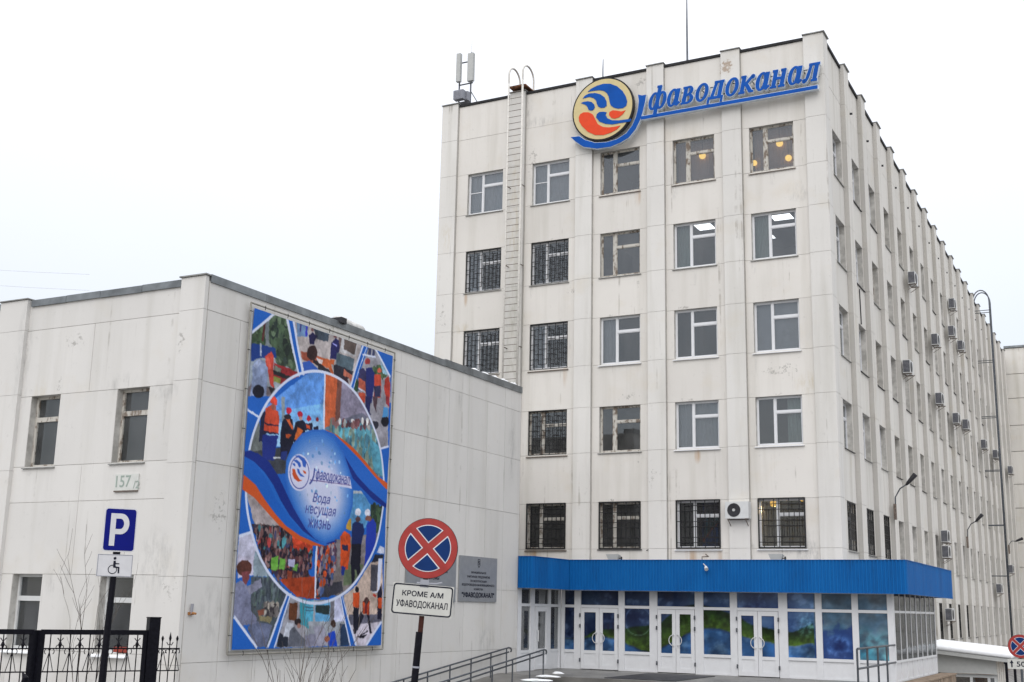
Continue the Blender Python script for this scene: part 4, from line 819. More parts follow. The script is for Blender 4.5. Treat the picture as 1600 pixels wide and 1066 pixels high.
for i in range(n):
    (y0, h0), (y1, h1) = pts[i], pts[i+1]; z0 = AT+.185
    b.hexa([(XS-.43, y0, z0), (XS+.02, y0, z0), (XS+.02, y1, z0), (XS-.43, y1, z0), (XS-.40, y0, z0+h0), (XS-.01, y0, z0+h0), (XS-.01, y1, z0+h1), (XS-.40, y1, z0+h1)])
tag(b.build('snow_ridge', M_snow, smooth=False), 'thin white ridge of snow lying on the annex roof edge next to the tower', 'snow')

# annex windows
def annex_win(W, H, rec, mat):
    f = MB(); t = .06
    f.box(0, t, rec, rec+.07, 0, H); f.box(W-t, W, rec, rec+.07, 0, H); f.box(t, W-t, rec, rec+.07, 0, t); f.box(t, W-t, rec, rec+.07, H-t, H); tr = H*.64
    f.box(t, W-t, rec-.01, rec+.06, tr, tr+.11)
    ps = [MB().box(t, W-t, rec+.045, rec+.05, t, tr), MB().box(t, W-t, rec+.045, rec+.05, tr+.10, H-t)]
    return f.mesh('window', mat), [p.mesh('pane', M_glass) for p in ps]
for i, (a, e) in enumerate(aw):
    for r_, (z0, z1) in enumerate(AZ):
        me, ps = annex_win(e-a, z1-z0, .18, M_old if r_ == 0 else M_white)
        o = inst('window', me, A, (a, DL, z0))
        for p in ps: sub('pane', p, o)
        sub('sill', sill_mesh(e-a, .18, M_cap if r_ == 0 else M_snow, .05 if r_ == 0 else .09, .05 if r_ == 0 else .13), o)
        if (i + r_) % 2: sub('curtain', curtain_mesh(.05, (e-a)*.5, .05, z1-z0, .6, M_curtain, .02, .15), o)
        if r_ == 1 and i == 4: b = MB(); b.box(.5, e-a-.06, .06, .2, .02, .13); sub('flower_box', b.mesh('flower_box', M_redbrown), o)

# house number
p0, p1 = at_y(178, 767, DL-.03), at_y(217, 740, DL-.03)
t = thing('house_number_plate', 'pale house number plate reading 157/2 between the left windows of the annex', 'number plate', (p0.x, DL, p0.z))
b = MB(); b.box(p0.x, p1.x, DL-.03, DL-.003, p0.z, p1.z); b.build('plate', M_addr, t)
b = MB(); b.box(p0.x, p1.x, DL-.045, DL-.003, p0.z-.03, p0.z-.003); b.build('lower_edge', M_rung, t)
o = inst('lettering', text_fit('157', .44, .26, M_addrink, 0, .01), t, ((p0.x+p1.x)/2-.09, DL-.034, (p0.z+p1.z)/2+.02))
o = inst('lettering', text_fit('/2', .17, .17, M_addrink, 0, .01), t, ((p0.x+p1.x)/2+.30, DL-.034, (p0.z+p1.z)/2-.06))
# rusty bracket on the annex corner
q = at_x(297, 958, XS)
t = thing('rusty_bracket', 'small rusty pipe stub and bracket on the annex corner low left of the poster', 'bracket', tuple(q))
b = MB(); b.tube([(q.x+.03, q.y, q.z-.02), (q.x+.05, q.y, q.z+.19)], .03, 8); b.build('pipe_stub', M_mgrey, t)
b = MB(); b.tube([(q.x-.02, q.y, q.z), (q.x+.16, q.y, q.z-.01)], .022, 8); b.box(q.x, q.x+.04, q.y-.07, q.y+.07, q.z-.04, q.z+.02); b.build('flange', M_rust, t)

# ------------------------------------------------------------------ poster
def cx_o(op): return op[3][0]
def cy_o(op): return op[3][1]
def raster(ops, W, H, sx):
    im = np.zeros((H, W, 3), np.float32); im[:] = (34, 98, 190)
    yy, xx = np.mgrid[0:H, 0:W].astype(np.float32); xx = (xx+.5)/sx; yy = (yy+.5)/sx
    clip = None; r3 = random.Random(4)
    def pmask(P):
        xs, ys = P[0::2], P[1::2]
        x0, x1 = max(0, int(min(xs)*sx)-1), min(W, int(max(xs)*sx)+2); y0, y1 = max(0, int(min(ys)*sx)-1), min(H, int(max(ys)*sx)+2)
        if x1 <= x0 or y1 <= y0: return None
        X = xx[y0:y1, x0:x1]; Y = yy[y0:y1, x0:x1]; m = np.zeros(X.shape, bool); n = len(xs)
        for i in range(n):
            j = (i+1) % n
            if ys[i] == ys[j]: continue
            c = (ys[i] > Y) != (ys[j] > Y); m ^= c & (X < (xs[j]-xs[i])*(Y-ys[i])/(ys[j]-ys[i])+xs[i])
        return (slice(y0, y1), slice(x0, x1)), m
    def put(sl, m, col):
        if clip is not None: m = m & clip[sl]
        im[sl][m] = col
    def ell(cx, cy, ax, ay, bx, by, col):
        ex = abs(ax)+abs(bx); ey = abs(ay)+abs(by); x0, x1 = max(0, int((cx-ex)*sx)), min(W, int((cx+ex)*sx)+2); y0, y1 = max(0, int((cy-ey)*sx)), min(H, int((cy+ey)*sx)+2)
        if x1 <= x0 or y1 <= y0: return
        sl = (slice(y0, y1), slice(x0, x1)); X = xx[sl]-cx; Y = yy[sl]-cy; det = ax*by-ay*bx
        if abs(det) < 1e-6: return
        u = (X*by-Y*bx)/det; v = (ax*Y-ay*X)/det; put(sl, u*u+v*v < 1, col)
    def vn(cell, seed):
        r5 = np.random.RandomState(seed); gh, gw = H//cell+3, W//cell+3; g = r5.rand(gh, gw); yi, xi = np.mgrid[0:H, 0:W]/float(cell)
        y0 = yi.astype(int); x0 = xi.astype(int); fy = yi-y0; fx = xi-x0; fy = fy*fy*(3-2*fy); fx = fx*fx*(3-2*fx)
        return (g[y0, x0]*(1-fx)+g[y0, x0+1]*fx)*(1-fy)+(g[y0+1, x0]*(1-fx)+g[y0+1, x0+1]*fx)*fy
    for op in ops:
        k = op[0]
        if k == 'o':
            # the photographs of the collage are not clean drawings: soften and mottle them
            dx = ((vn(14, 1)-.5)*4+(vn(6, 2)-.5)*4).astype(int); dy = ((vn(14, 3)-.5)*4+(vn(6, 4)-.5)*4).astype(int)
            yi, xi = np.mgrid[0:H, 0:W]; im[:] = im[np.clip(yi+dy, 0, H-1), np.clip(xi+dx, 0, W-1)]
            lum = im.mean(2, keepdims=True); sat = (im.max(2)-im.min(2))/(im.max(2)+1); flat = ((sat > .6) & (im[..., 2] > im[..., 0]))[..., None]
            bgm = (np.hypot(xx-cx_o(op), yy-cy_o(op)) < op[3][2]); mot = ((vn(26, 5)-.5)*.28+(vn(9, 6)-.5)*.18+(vn(4, 7)-.5)*.12)[..., None]; im[:] = np.clip(im*(1+mot*np.where(flat, .15, 1.0)), 0, 255)
            # the printed white and blue dividers stay crisp
            clip = ~bgm
            for q in ops[:ops.index(op)]:
                if q[0] == 'c': clip = bgm if q[2][2] else ~bgm
                elif q[1] in ((214, 222, 245), (34, 98, 190)):
                    if q[0] == 'p':
                        r = pmask(q[2])
                        if r: put(r[0], r[1], q[1])
                    elif q[0] == 'l':
                        P = q[3]
                        for i in range(0, len(P)-2, 2):
                            x0, y0, x1, y1 = P[i:i+4]; dx, dy = x1-x0, y1-y0; L = math.hypot(dx, dy) or 1; nx, ny = -dy/L*q[2]*.55, dx/L*q[2]*.55
                            r = pmask([x0+nx, y0+ny, x1+nx, y1+ny, x1-nx, y1-ny, x0-nx, y0-ny])
                            if r: put(r[0], r[1], q[1])
            clip = None
        if k == 'p':
            r = pmask(op[2]); 
            if r: put(r[0], r[1], op[1])
        elif k == 'l':
            w_ = op[2]*.55; P = op[3]
            for i in range(0, len(P)-2, 2):
                x0, y0, x1, y1 = P[i:i+4]; dx, dy = x1-x0, y1-y0; L = math.hypot(dx, dy) or 1; nx, ny = -dy/L*w_, dx/L*w_
                r = pmask([x0+nx, y0+ny, x1+nx, y1+ny, x1-nx, y1-ny, x0-nx, y0-ny])
                if r: put(r[0], r[1], op[1])
        elif k == 'e': ell(*op[2], op[1])
        elif k == 'r':
            r = pmask(op[5])
            if not r: continue
            sl, m = r; ys, xs = np.nonzero(m)
            if len(xs) == 0: continue
            for _ in range(op[2]):
                i = r3.randrange(len(xs)); cx = (xs[i]+sl[1].start)/sx; cy = (ys[i]+sl[0].start)/sx; c = r3.choice(op[1]); q = r3.uniform(.8, 1.2)
                rx, ry = op[3]*r3.uniform(.5, 1), op[4]*r3.uniform(.5, 1.1); ell(cx, cy, rx, r3.uniform(-.3, .3)*rx, 0, ry, [min(255, v*q) for v in c])
        elif k == 'c':
            cx, cy, R_ = op[2]; clip = None if R_ == 0 else ((xx-cx)**2+(yy-cy)**2 < R_*R_)
        elif k == 'o':
            cx, cy, R_ = op[3]; d = np.abs(np.hypot(xx-cx, yy-cy)-R_) < op[2]*.55; im[d] = op[1]
    return im
def lin(im):
    c = im/255; return np.where(c <= .04045, c/12.92, ((c+.055)/1.055)**2.4)
PU0, PU1, PZ0, PZ1 = 21.17, 27.03, -1.02, 6.62
NW, NH = 380, 494
def text_ops(s, u, v, w_, h_, col, shear=.22):
    me = text_mesh(s, 1.0, M_ink, .008, shear); co = np.array([(q.co.x, q.co.z) for q in me.vertices]); a, e = co.min(0), co.max(0)
    co = (co-(a+e)/2)/(e-a); r = []
    for p_ in me.polygons: r.append(('p', col, [t_ for i in p_.vertices for t_ in (u+co[i][0]*w_, v-co[i][1]*h_)]))
    return r
TCOL = (66, 76, 150)
BANNER_OPS += text_ops('Вода', 508, 703, 118, 46, TCOL)+text_ops('несущая', 508, 757, 212, 44, TCOL)+text_ops('жизнь', 500, 806, 160, 38, TCOL)
for dx_ in (0, 1.2): BANNER_OPS += text_ops('фаводоканал', 582+dx_, 608, 246, 56, (70, 78, 150), .3)
BANNER_OPS += [('l', (66, 76, 150), 8, [450, 580, 446, 612, 436, 634, 420, 648])]
im = raster(BANNER_OPS, NW*2, NH*2, NW*2/1000.)
im = im.reshape(NH, 2, NW, 2, 3).mean((1, 3))
im = im*.75+.25*(np.roll(im, 1, 0)+np.roll(im, -1, 0)+np.roll(im, 1, 1)+np.roll(im, -1, 1))/4
nr = np.random.RandomState(3); im = np.clip(im+nr.normal(0, 3.5, im.shape[:2])[..., None], 0, 255)
im = lin(im)*.95
P = thing('poster_banner', 'large blue collage poster with photos round a water drop, laced to the annex side wall', 'banner', (XS+.1, 24, -1.2))
ii, jj = np.meshgrid(np.arange(NW), np.arange(NH))
yv = PU0+(ii+.5)/NW*(PU1-PU0); zv = PZ1-(jj+.5)/NH*(PZ1-PZ0)
xv = XS+.13+.008*np.sin(yv*4+zv*1.5)+.006*np.sin(zv*5)
co = np.stack([xv, yv, zv], -1).reshape(-1, 3)
idx = (jj[:-1, :-1]*NW+ii[:-1, :-1]).ravel(); quads = np.stack([idx, idx+NW, idx+NW+1, idx+1], -1)
me = bpy.data.meshes.new('print'); me.vertices.add(len(co)); me.vertices.foreach_set('co', co.ravel().astype(np.float32))
me.loops.add(len(quads)*4); me.loops.foreach_set('vertex_index', quads.ravel().astype(np.int32)); me.polygons.add(len(quads)); me.polygons.foreach_set('loop_start', np.arange(len(quads), dtype=np.int32)*4)
me.update(calc_edges=True); ca = me.color_attributes.new('print', 'FLOAT_COLOR', 'POINT')
ca.data.foreach_set('color', np.concatenate([im.reshape(-1, 3), np.ones((len(co), 1))], 1).ravel().astype(np.float32)); me.materials.append(M_print)
o = bpy.data.objects.new('print_sheet', me); C.objects.link(o); attach(o, P)
b = MB(); b.box(XS+.08, XS+.10, PU0-.02, PU1+.02, PZ0-.02, PZ1+.02); b.build('backing', M_white, P)
fy0, fy1, fz0, fz1 = 21.07, 27.13, -1.11, 6.72
M_frame = simple('galvanised_tube', (.30, .29, .26), .5, .3, var=.2)
for a, e in (((fy0, fz0), (fy1, fz0)), ((fy1, fz0), (fy1, fz1)), ((fy1, fz1), (fy0, fz1)), ((fy0, fz1), (fy0, fz0))):
    b = MB(); b.tube([(XS+.12, a[0], a[1]), (XS+.12, e[0], e[1])], .022, 8); b.build('frame_tube', M_frame, P)
tie = MB(); tie.tube([(0, -.03, 0), (.02, .0, 0), (0, .07, 0)], .009, 5); tm = tie.mesh('lacing_tie', M_dark)
tz = MB(); tz.tube([(0, 0, -.03), (.02, 0, 0), (0, 0, .07)], .009, 5); tzm = tz.mesh('lacing_tie', M_dark)
for i in range(9):
    z = fz0+.4+i*(fz1-fz0-.6)/8; inst('lacing_tie', tm, P, (XS+.13, fy0, z)); o = inst('lacing_tie', tm, P, (XS+.13, fy1, z)); o.scale = (1, -1, 1)
for i in range(7):
    y = fy0+.5+i*(fy1-fy0-1)/6; inst('lacing_tie', tzm, P, (XS+.13, y, fz0)); o = inst('lacing_tie', tzm, P, (XS+.13, y, fz1)); o.scale = (1, 1, -1)
M_bt = simple('poster_lettering', (.05, .07, .28), .5, bs=0); M_darkrust = simple('dark_rusty_paint', (.05, .018, .014), .6, var=.5, scale=12, spec=.12)
def btext(s, u, v, size, sx=1.0, shear=.25, bold=.004):
    y = PU0+u/1000*(PU1-PU0); z = PZ1-v/1300*(PZ1-PZ0)
    o = inst('lettering', text_fit(s, size, sx, M_bt, shear, 0), P, (XS+.150, y, z), math.pi/2); return o


# ------------------------------------------------------------------ plaques
def plaque(y0, y1, z0, z1, lines, label, emblem=True):
    t = thing('wall_plaque', label, 'plaque', (XS, y0, z0)); b = MB(); b.box(XS+.012, XS+.04, y0, y1, z0, z1); b.build('plate', M_plaque, t)
    H = z1-z0; yc = (y0+y1)/2
    for s, f, sz, sx in lines: inst('lettering', text_fit(s, sz, sx, M_ink, 0, .05 if sx > .1 else .035), t, (XS+.043, yc, z1-H*f), math.pi/2)
    if emblem:
        b = MB(); cz = z1-.19; fn = lambda u, v, s: (XS+.041+.004*s, yc+u, cz+v)
        o_ = [(.07, .12), (.07, -.06), (.0, -.14), (-.07, -.06), (-.07, .12)]; i_ = [(.053, .105), (.053, -.052), (.0, -.115), (-.053, -.052), (-.053, .105)]
        b.ring(o_, i_, fn); b.prism([(-.03, .07), (.035, .07), (.035, .05), (0, .045), (0, .02), (.03, .02), (.03, -.04), (-.02, -.05), (-.02, -.03), (.01, -.025), (.01, 0), (-.03, 0)], fn); b.build('emblem', M_ink, t)
plaque(31.14, 33.46, .15, 1.47, [('МУНИЦИПАЛЬНОЕ', .36, .92, .075), ('УНИТАРНОЕ ПРЕДПРИЯТИЕ', .455, 1.42, .08), ('ПО ЭКСПЛУАТАЦИИ', .55, 1.0, .075), ('ВОДОПРОВОДНО-КАНАЛИЗАЦИОННОГО', .635, 2.0, .08), ('ХОЗЯЙСТВА', .72, .58, .075), ('"УФАВОДОКАНАЛ"', .86, 2.0, .18)],
       'grey metal plaque with emblem and dark company lettering, right one behind the round sign')
plaque(28.25, 30.95, .12, 1.42, [('"УФАВОДОКАНАЛ"', .20, 2.2, .18), ('ВОДОСНАБЖЕНИЯ', .36, 1.7, .09), ('СИСТЕМЫ', .50, .8, .09)],
       'grey metal plaque on the annex wall mostly hidden behind the round no stopping sign', False)

# ------------------------------------------------------------------ glazed entrance
E_ = thing('entrance_pavilion', 'glazed white entrance lobby with blue corrugated fascia wrapped round the foot of the tower', 'entrance', (-12, 40, ZF))
XG, ZT, YGB = -6.96, .66, 46.0
def strip(b, x0, x1, y0, y1, z0, z1): b.box(x0, x1, y0, y1, z0, z1)
panes_f = [('side', -17.81, -17.45), ('door', -17.21, -15.84), ('fix', -15.62, -14.74), ('door', -14.47, -13.18), ('fix', -12.90, -12.01), ('door', -11.78, -10.45), ('fix', -10.17, -9.30), ('fix', -9.10, -8.19), ('fix', -8.0, -7.14)]
ZP, ZTR = -1.34, .05
fr = MB()
edges = [-17.93]
for k_, a, e in panes_f: edges += [a, e]
edges.append(XG)
for i in range(0, len(edges), 2): fr.box(edges[i], edges[i+1], YG, YG+.12, ZF, ZT)
for k_, a, e in panes_f:
    fr.box(a, e, YG+.01, YG+.09, ZTR, ZTR+.09)
    fr.box(a, e, YG+.01, YG+.09, ZT-.05, ZT)
    if k_ != 'door': fr.box(a, e, YG-.012, YG+.09, ZP-.08, ZP+.01); fr.box(a, e, YG+.012, YG+.09, ZF, ZF+.06)
fr.build('frame', M_pvc, E_)
from mathutils import noise as mn
def film_color(x, z):
    """the landscape printed on the glass: sky, hills, water"""
    def fb(sx_, sz_, o): return max(0, min(1, .5+.75*mn.fractal(Vector((x*sx_+o, z*sz_, o*3.1)), 1.0, 2.0, 5)))
    n1, n2, n3 = fb(1.1, 1.6, 2), fb(3.2, 3.8, 7), fb(9, 9, 13); d = (x+18)/11
    wz = z+.05*(n2-.5)
    sk = np.array([14, 30, 72.])*(1-n1)+np.array([62, 84, 118.])*n1
    sk = sk*(.62+.5*d)+np.array([40, 62, 76.])*max(0, d-.4)  # sky darkens leftward: canopy shade and reflections put into the print colour
    sk += np.array([70, 76, 82.])*max(0, n2-.6)*1.2
    top = np.interp(x, [-18, -17.2, -16.6, -15.9, -15.2, -14.4, -13.8, -13.1, -12.4, -11.8, -11.3, -10.6, -10, -9.4, -9, -7], [-.9, -.95, -.62, -.60, -.50, -.4, .1, .25, .1, -.1, -.35, -.50, -.55, -.25, -1.6, -2])
    bot = np.interp(x, [-18, -17.2, -16.6, -15.9, -15.2, -14.7, -14.2, -13.8, -13.1, -12.4, -11.8, -11.3, -10.6, -10, -9.4, -9], [-.95, -1.0, -.85, -.95, -1.25, -1.4, -1.15, -.9, -.58, -.55, -.72, -.82, -.95, -1.0, -.9, -1.6])
    e = .05
    wg = max(0, min(1, (top-wz)/e))*max(0, min(1, (wz-bot)/e)); ww = max(0, min(1, (bot-wz)/e))
    g = max(0, min(1, (wz-bot)/(top-bot+.01))); gc = np.array([60, 82, 26.])*(1-g)+np.array([14, 32, 16.])*g; gc = gc*(.72+.4*n3)*(.7+.6*n2)
    wc = np.array([38, 74, 118.])*(.6+.7*n1)+np.array([60, 66, 66.])*max(0, n2-.45)
    c = sk*(1-wg-ww)+gc*wg+wc*ww
    if x > -9.35:
        c = (np.array([44, 78, 104.])*(1-n1)+np.array([92, 108, 122.])*n1)*(.8+.4*n2)
        k = max(0, min(1, (-.35-z-.5*(n2-.5))/.25))
        r = math.hypot((x+8.6)*1.0+.15*(n2-.5), (z+.92)*1.2+.15*(n3-.5))
        if x < -8.1: c = c*(1-.7*k)+np.array([22, 46, 110.])*.7*k; c = c*(1-.8*math.exp(-(r/.16)**2))+np.array([10, 24, 70.])*.8*math.exp(-(r/.16)**2)+np.array([60, 74, 90.])*math.exp(-((r-.30)/.10)**2)*n3*n2
        else: c = c+np.array([10, 50, 44.])*k*n2
    elif x > -10.2:
        q = math.exp(-((x+9.55)**2+(z+.35)**2*1.5)/.14); c = c*(1-.5*q)+np.array([30, 62, 74.])*.5*q*(.4+1.6*n3)+np.array([120, 130, 130.])*max(0, n3-.62)*q
    for tx in (-16.55, -16.38, -16.2, -16.02):
        if abs(x-tx) < .035 and -.64 < z < -.4+.10*math.sin(tx*40): c = np.array([24, 26, 52.])
    bub = abs(math.hypot(x+15.15, (z+.35))-.46)
    if -15.62 < x < -14.74: c = c+np.array([34, 40, 46.])*math.exp(-(bub/.02)**2)
    return c
def film(parent, x0, x1, z0, z1, y, name='pane', axis='x'):
    nx = max(2, int((x1-x0)/.035)); nz2 = max(2, int((z1-z0)/.035)); v = []; f = []; col = []
    for j in range(nz2+1):
        for i in range(nx+1):
            x = x0+(x1-x0)*i/nx; z = z0+(z1-z0)*j/nz2; v.append((x, y, z)); col.append(film_color(x, z))
    for j in range(nz2):
        for i in range(nx): a = j*(nx+1)+i; f.append([a, a+1, a+nx+2, a+nx+1])
    me = bpy.data.meshes.new(name); me.from_pydata(v, [], f); ca = me.color_attributes.new('print', 'FLOAT_COLOR', 'POINT')
    cc = lin(np.clip(np.array(col), 0, 255))*1.2; ca.data.foreach_set('color', np.concatenate([cc, np.ones((len(cc), 1))], 1).ravel().astype(np.float32)); me.materials.append(M_film)
    o = bpy.data.objects.new(name, me); C.objects.link(o); attach(o, parent); return o
hm = MB(); n_ = 14
hm.tube([(0, -.02, .17)]+[(-.16*math.sin(math.pi*k/10), -.07, .17*math.cos(math.pi*k/10)) for k in range(1, 10)]+[(0, -.02, -.17)], .013, 8); handle_me = hm.mesh('handle', M_white, True)
hg = MB(); hg.box(-.02, .02, -.04, 0, -.06, .06); hg.tube([(0, -.045, -.05), (0, -.045, .05)], .016, 8); hinge_me = hg.mesh('hinge', M_steel)
for k_, a, e in panes_f:
    film(E_, a, e, ZTR+.09, ZT-.05, YG+.04)
    if k_ != 'door':
        film(E_, a, e, ZP+.01, ZTR, YG+.04); b = MB(); b.box(a, e, YG+.03, YG+.07, ZF+.06, ZP-.08); b.build('lower_panel', M_pvc, E_)
    else:
        m_ = (a+e)/2
        for side, (x0, x1) in enumerate(((a+.015, m_-.006), (m_+.006, e-.015))):
            d = MB(); t_ = .12; y0, y1 = YG-.02, YG+.05
            d.box(x0, x0+t_, y0, y1, ZF+.02, ZTR-.01); d.box(x1-t_, x1, y0, y1, ZF+.02, ZTR-.01)
            for z0, z1 in ((ZF+.02, ZF+.16), (ZP-.10, ZP+.0), (ZTR-.15, ZTR-.01)): d.box(x0+t_, x1-t_, y0+.003, y1-.003, z0, z1)
            dob = d.build('door_leaf', M_pvc, E_)
            film(dob, x0+t_, x1-t_, ZP, ZTR-.15, YG+.01); b = MB(); b.box(x0+t_, x1-t_, YG+.005, YG+.03, ZF+.16, ZP-.10); b.build('door_panel', M_pvc, dob)
            hx = x1-.05 if side == 0 else x0+.05
            o = sub('handle', handle_me, dob); o.location = Vector((hx, YG-.02, -.93)); o.scale = (1 if side == 0 else -1, 1, 1)
            for hz in (ZF+.3, -.55, -.2):
                o = sub('hinge', hinge_me, dob); o.location = Vector((x0-.02 if side == 0 else x1+.02, YG-.03, hz))
# left side wall of the lobby (faces right) with a single door
lf = MB(); yw = [35.03, 35.28, 35.92, 36.22, 37.26, 37.42, 38.16]
def lbx(b, y0, y1, z0, z1, x0=XS-.10, x1=XS): b.box(x0, x1, y0, y1, z0, z1)
lbx(lf, 35.0, 35.25, ZF, ZT); lbx(lf, 35.92, 36.2, ZF, ZT); lbx(lf, 37.27, 37.42, ZF, ZT); lbx(lf, 38.08, 38.19, ZF, ZT, XS-.10, XS+.01)
for y0, y1 in ((35.25, 35.92), (36.2, 37.27), (37.42, 38.08)):
    lbx(lf, y0, y1, ZTR, ZTR+.09, XS-.09, XS-.01); lbx(lf, y0, y1, ZT-.05, ZT, XS-.09, XS-.01)
lbx(lf, 35.25, 35.92, ZP-.06, ZP+.02, XS-.09, XS-.01); lbx(lf, 37.42, 38.08, ZP-.06, ZP+.02, XS-.09, XS-.01)
lf.build('frame', M_pvc, E_)
for y0, y1 in ((35.25, 35.92), (37.42, 38.08)):
    b = MB(); lbx(b, y0, y1, ZF, ZP-.06, XS-.08, XS-.03); b.build('lower_panel', M_pvc, E_)
    b = MB(); lbx(b, y0, y1, ZP+.02, ZTR, XS-.06, XS-.05); b.build('pane', M_glassd, E_)
for y0, y1 in ((35.25, 35.92), (36.2, 37.27), (37.42, 38.08)):
    b = MB(); lbx(b, y0, y1, ZTR+.09, ZT-.05, XS-.06, XS-.05); b.build('pane', M_glassd, E_)
d = MB(); lbx(d, 36.22, 36.42, ZF+.02, ZTR-.01, XS-.06, XS+.02); lbx(d, 37.05, 37.25, ZF+.02, ZTR-.01, XS-.06, XS+.02)
for z0, z1 in ((ZF+.02, ZF+.16), (ZP-.06, ZP+.05), (ZTR-.15, ZTR-.01)): lbx(d, 36.42, 37.05, z0, z1, XS-.055, XS+.015)
dob = d.build('door_leaf', M_pvc, E_)
b = MB(); lbx(b, 36.42, 37.05, ZF+.16, ZP-.06, XS-.05, XS-.01); b.build('door_panel', M_pvc, dob)
b = MB(); lbx(b, 36.42, 37.05, ZP+.05, ZTR-.15, XS-.04, XS-.03); b.build('pane', M_glassd, dob)
b = MB(); b.tube([(XS+.02, 36.33, -1.05), (XS+.08, 36.33, -1.05), (XS+.08, 36.33, -.70), (XS+.02, 36.33, -.70)], .02, 8); b.build('handle', M_white, dob)
# right side wall of the lobby
rf = MB(); ys = [YG+.13+(YGB-YG-.13)*i/8 for i in range(9)]
for i, y in enumerate(ys):
    hw = .036 if i % 2 == 0 else .02; rf.box(XG-.05, XG+(.006 if i % 2 == 0 else 0), y-hw, y+hw, ZF, ZT)
rf.box(XG-.08, XG-.005, ys[0]+.06, ys[-1]-.06, ZTR+.02, ZTR+.09); rf.box(XG-.085, XG+.012, ys[0]+.06, ys[-1]-.06, ZP-.05, ZP+.02); rf.box(XG-.08, XG-.004, ys[0]+.06, ys[-1]-.06, ZF, ZF+.05)
rf.build('frame', M_pvc, E_)
for i in range(8):
    for z0, z1 in ((ZP+.02, ZTR+.02), (ZTR+.09, ZT)):
        b = MB(); b.box(XG-.022, XG-.016, ys[i]+.02, ys[i+1]-.03, z0, z1); b.build('pane', M_glassr, E_)
    b = MB(); b.box(XG-.07, XG-.03, ys[i]+.03, ys[i+1]-.03, ZF+.05, ZP-.05); b.build('lower_panel', M_pvc, E_)
# lobby interior: floor, back walls, ceiling
b = MB(); b.box(XS-2, XG-.3, 35.1, 35.2, -3, ZT) if False else None
b.box(XS+.2, XG-1.0, YG+1.2, YG+1.3, ZF, .64); b.box(XG-1.0, XG-.9, YG+1.31, YGB-.2, ZF, .64); b.box(XS-1.5, XS-1.4, 35.2, YG+1.2, ZF, .64); b.build('interior_wall', M_room, E_)
# corrugated fascia, built sheet by sheet
Z0f, Z1f = .64, 1.60
def sheet(p0, p1, nrm, z0=Z0f, z1=Z1f, pitch=.115):
    p0, p1, nrm = Vector(p0), Vector(p1), Vector(nrm); L = (p1-p0).length; d = (p1-p0)/L; n = max(1, int(round(L/pitch))); v = []; f = []; prof = []
    for i in range(n):
        for s_, o_ in ((0, 0), (.30, 0), (.40, .022), (.80, .022), (.90, 0)): prof.append(((i+s_)/n*L, o_))
    prof.append((L, 0))
    for t_, o_ in prof:
        q = p0+d*t_+nrm*o_; v += [(q.x, q.y, z0), (q.x, q.y, z1)]
    for i in range(len(prof)-1): f.append([2*i, 2*i+2, 2*i+3, 2*i+1])
    me = bpy.data.meshes.new('fascia_sheet'); me.from_pydata(v, [], f); me.materials.append(M_blue); o = bpy.data.objects.new('fascia_sheet', me); C.objects.link(o); attach(o, E_)
def sheets(p0, p1, nrm, n):
    p0, p1, nrm = Vector(p0), Vector(p1), Vector(nrm)
    for i in range(n): a = p0.lerp(p1, i/n); e = p0.lerp(p1, (i+1)/n); sheet(a+nrm*(.004*(i % 2)), e+nrm*(.004*(i % 2)), nrm)
XFL, XFR, YFF, YFB, YFL = -17.40, -6.44, 37.65, 46.75, 34.93
sheets((XFL, YFF, 0), (XFR, YFF, 0), (0, -1, 0), 10); sheets((XFR, YFF, 0), (XFR, YFB, 0), (1, 0, 0), 8); sheets((XFL, YFL, 0), (XFL, YFF, 0), (1, 0, 0), 3); sheets((XS+.01, YFL, 0), (XFL, YFL, 0), (0, -1, 0), 1)
sheets((XFR, YFB, 0), (XR+.05, YFB, 0), (0, 1, 0), 2)
b = MB(); b.box(XFL+.01, XFR-.04, YFF+.035, D-.13, Z0f+.03, Z1f-.03); b.box(XR+.19, XFR-.04, D-.12, YFB-.04, Z0f+.03, Z1f-.03); b.box(XS+.01, XFL-.035, YFL+.035, D-.13, Z0f+.03, Z1f-.03)
b.build('canopy_slab', M_mgrey, E_)
b = MB()
for p0, p1 in (((XFL, YFF), (XFR, YFF)), ((XFR, YFF), (XFR, YFB)), ((XFL, YFL), (XFL, YFF)), ((XS+.02, YFL), (XFL, YFL))):
    for zz_ in (Z0f-.012, Z1f+.008): b.bar((p0[0], p0[1], zz_), (p1[0], p1[1], zz_), .07, .02)
b.build('fascia_trim', M_blue, E_)
# floodlights and camera on the canopy
for x, lab in ((959, 'grey floodlight lying on the canopy edge under the second barred window'), (1214, 'grey floodlight on the canopy edge under the barred corner window')):
    q = at_y(x, 872, D-1.0); t = thing('floodlight', lab, 'floodlight', (q.x, q.y, Z1f+.02)); z0 = Z1f+.05
    b = MB(); b.hexa([(q.x-.2, q.y, z0), (q.x+.12, q.y, z0), (q.x+.12, q.y+.2, z0), (q.x-.2, q.y+.2, z0), (q.x-.27, q.y-.06, z0+.20), (q.x+.19, q.y-.06, z0+.20), (q.x+.19, q.y+.2, z0+.16), (q.x-.27, q.y+.2, z0+.16)]); b.build('lamp_head', M_lgrey, t)
    b = MB(); b.tube([(q.x+.24, q.y+.1, Z1f), (q.x+.24, q.y+.1, z0+.12)], .03, 6); b.bar((q.x+.1, q.y+.1, z0+.06), (q.x+.27, q.y+.1, z0+.06), .03, .03); b.build('bracket', M_dark, t)
q = at_y(1104, 885, YFF-.07); t = thing('security_camera', 'small white security camera on an arm on the blue fascia', 'camera', tuple(q))
b = MB(); b.tube([(q.x-.02, q.y-.02, q.z-.02), (q.x+.03, q.y-.1, q.z-.10)], [.045, .065], 10); b.build('camera_body', M_white, t)
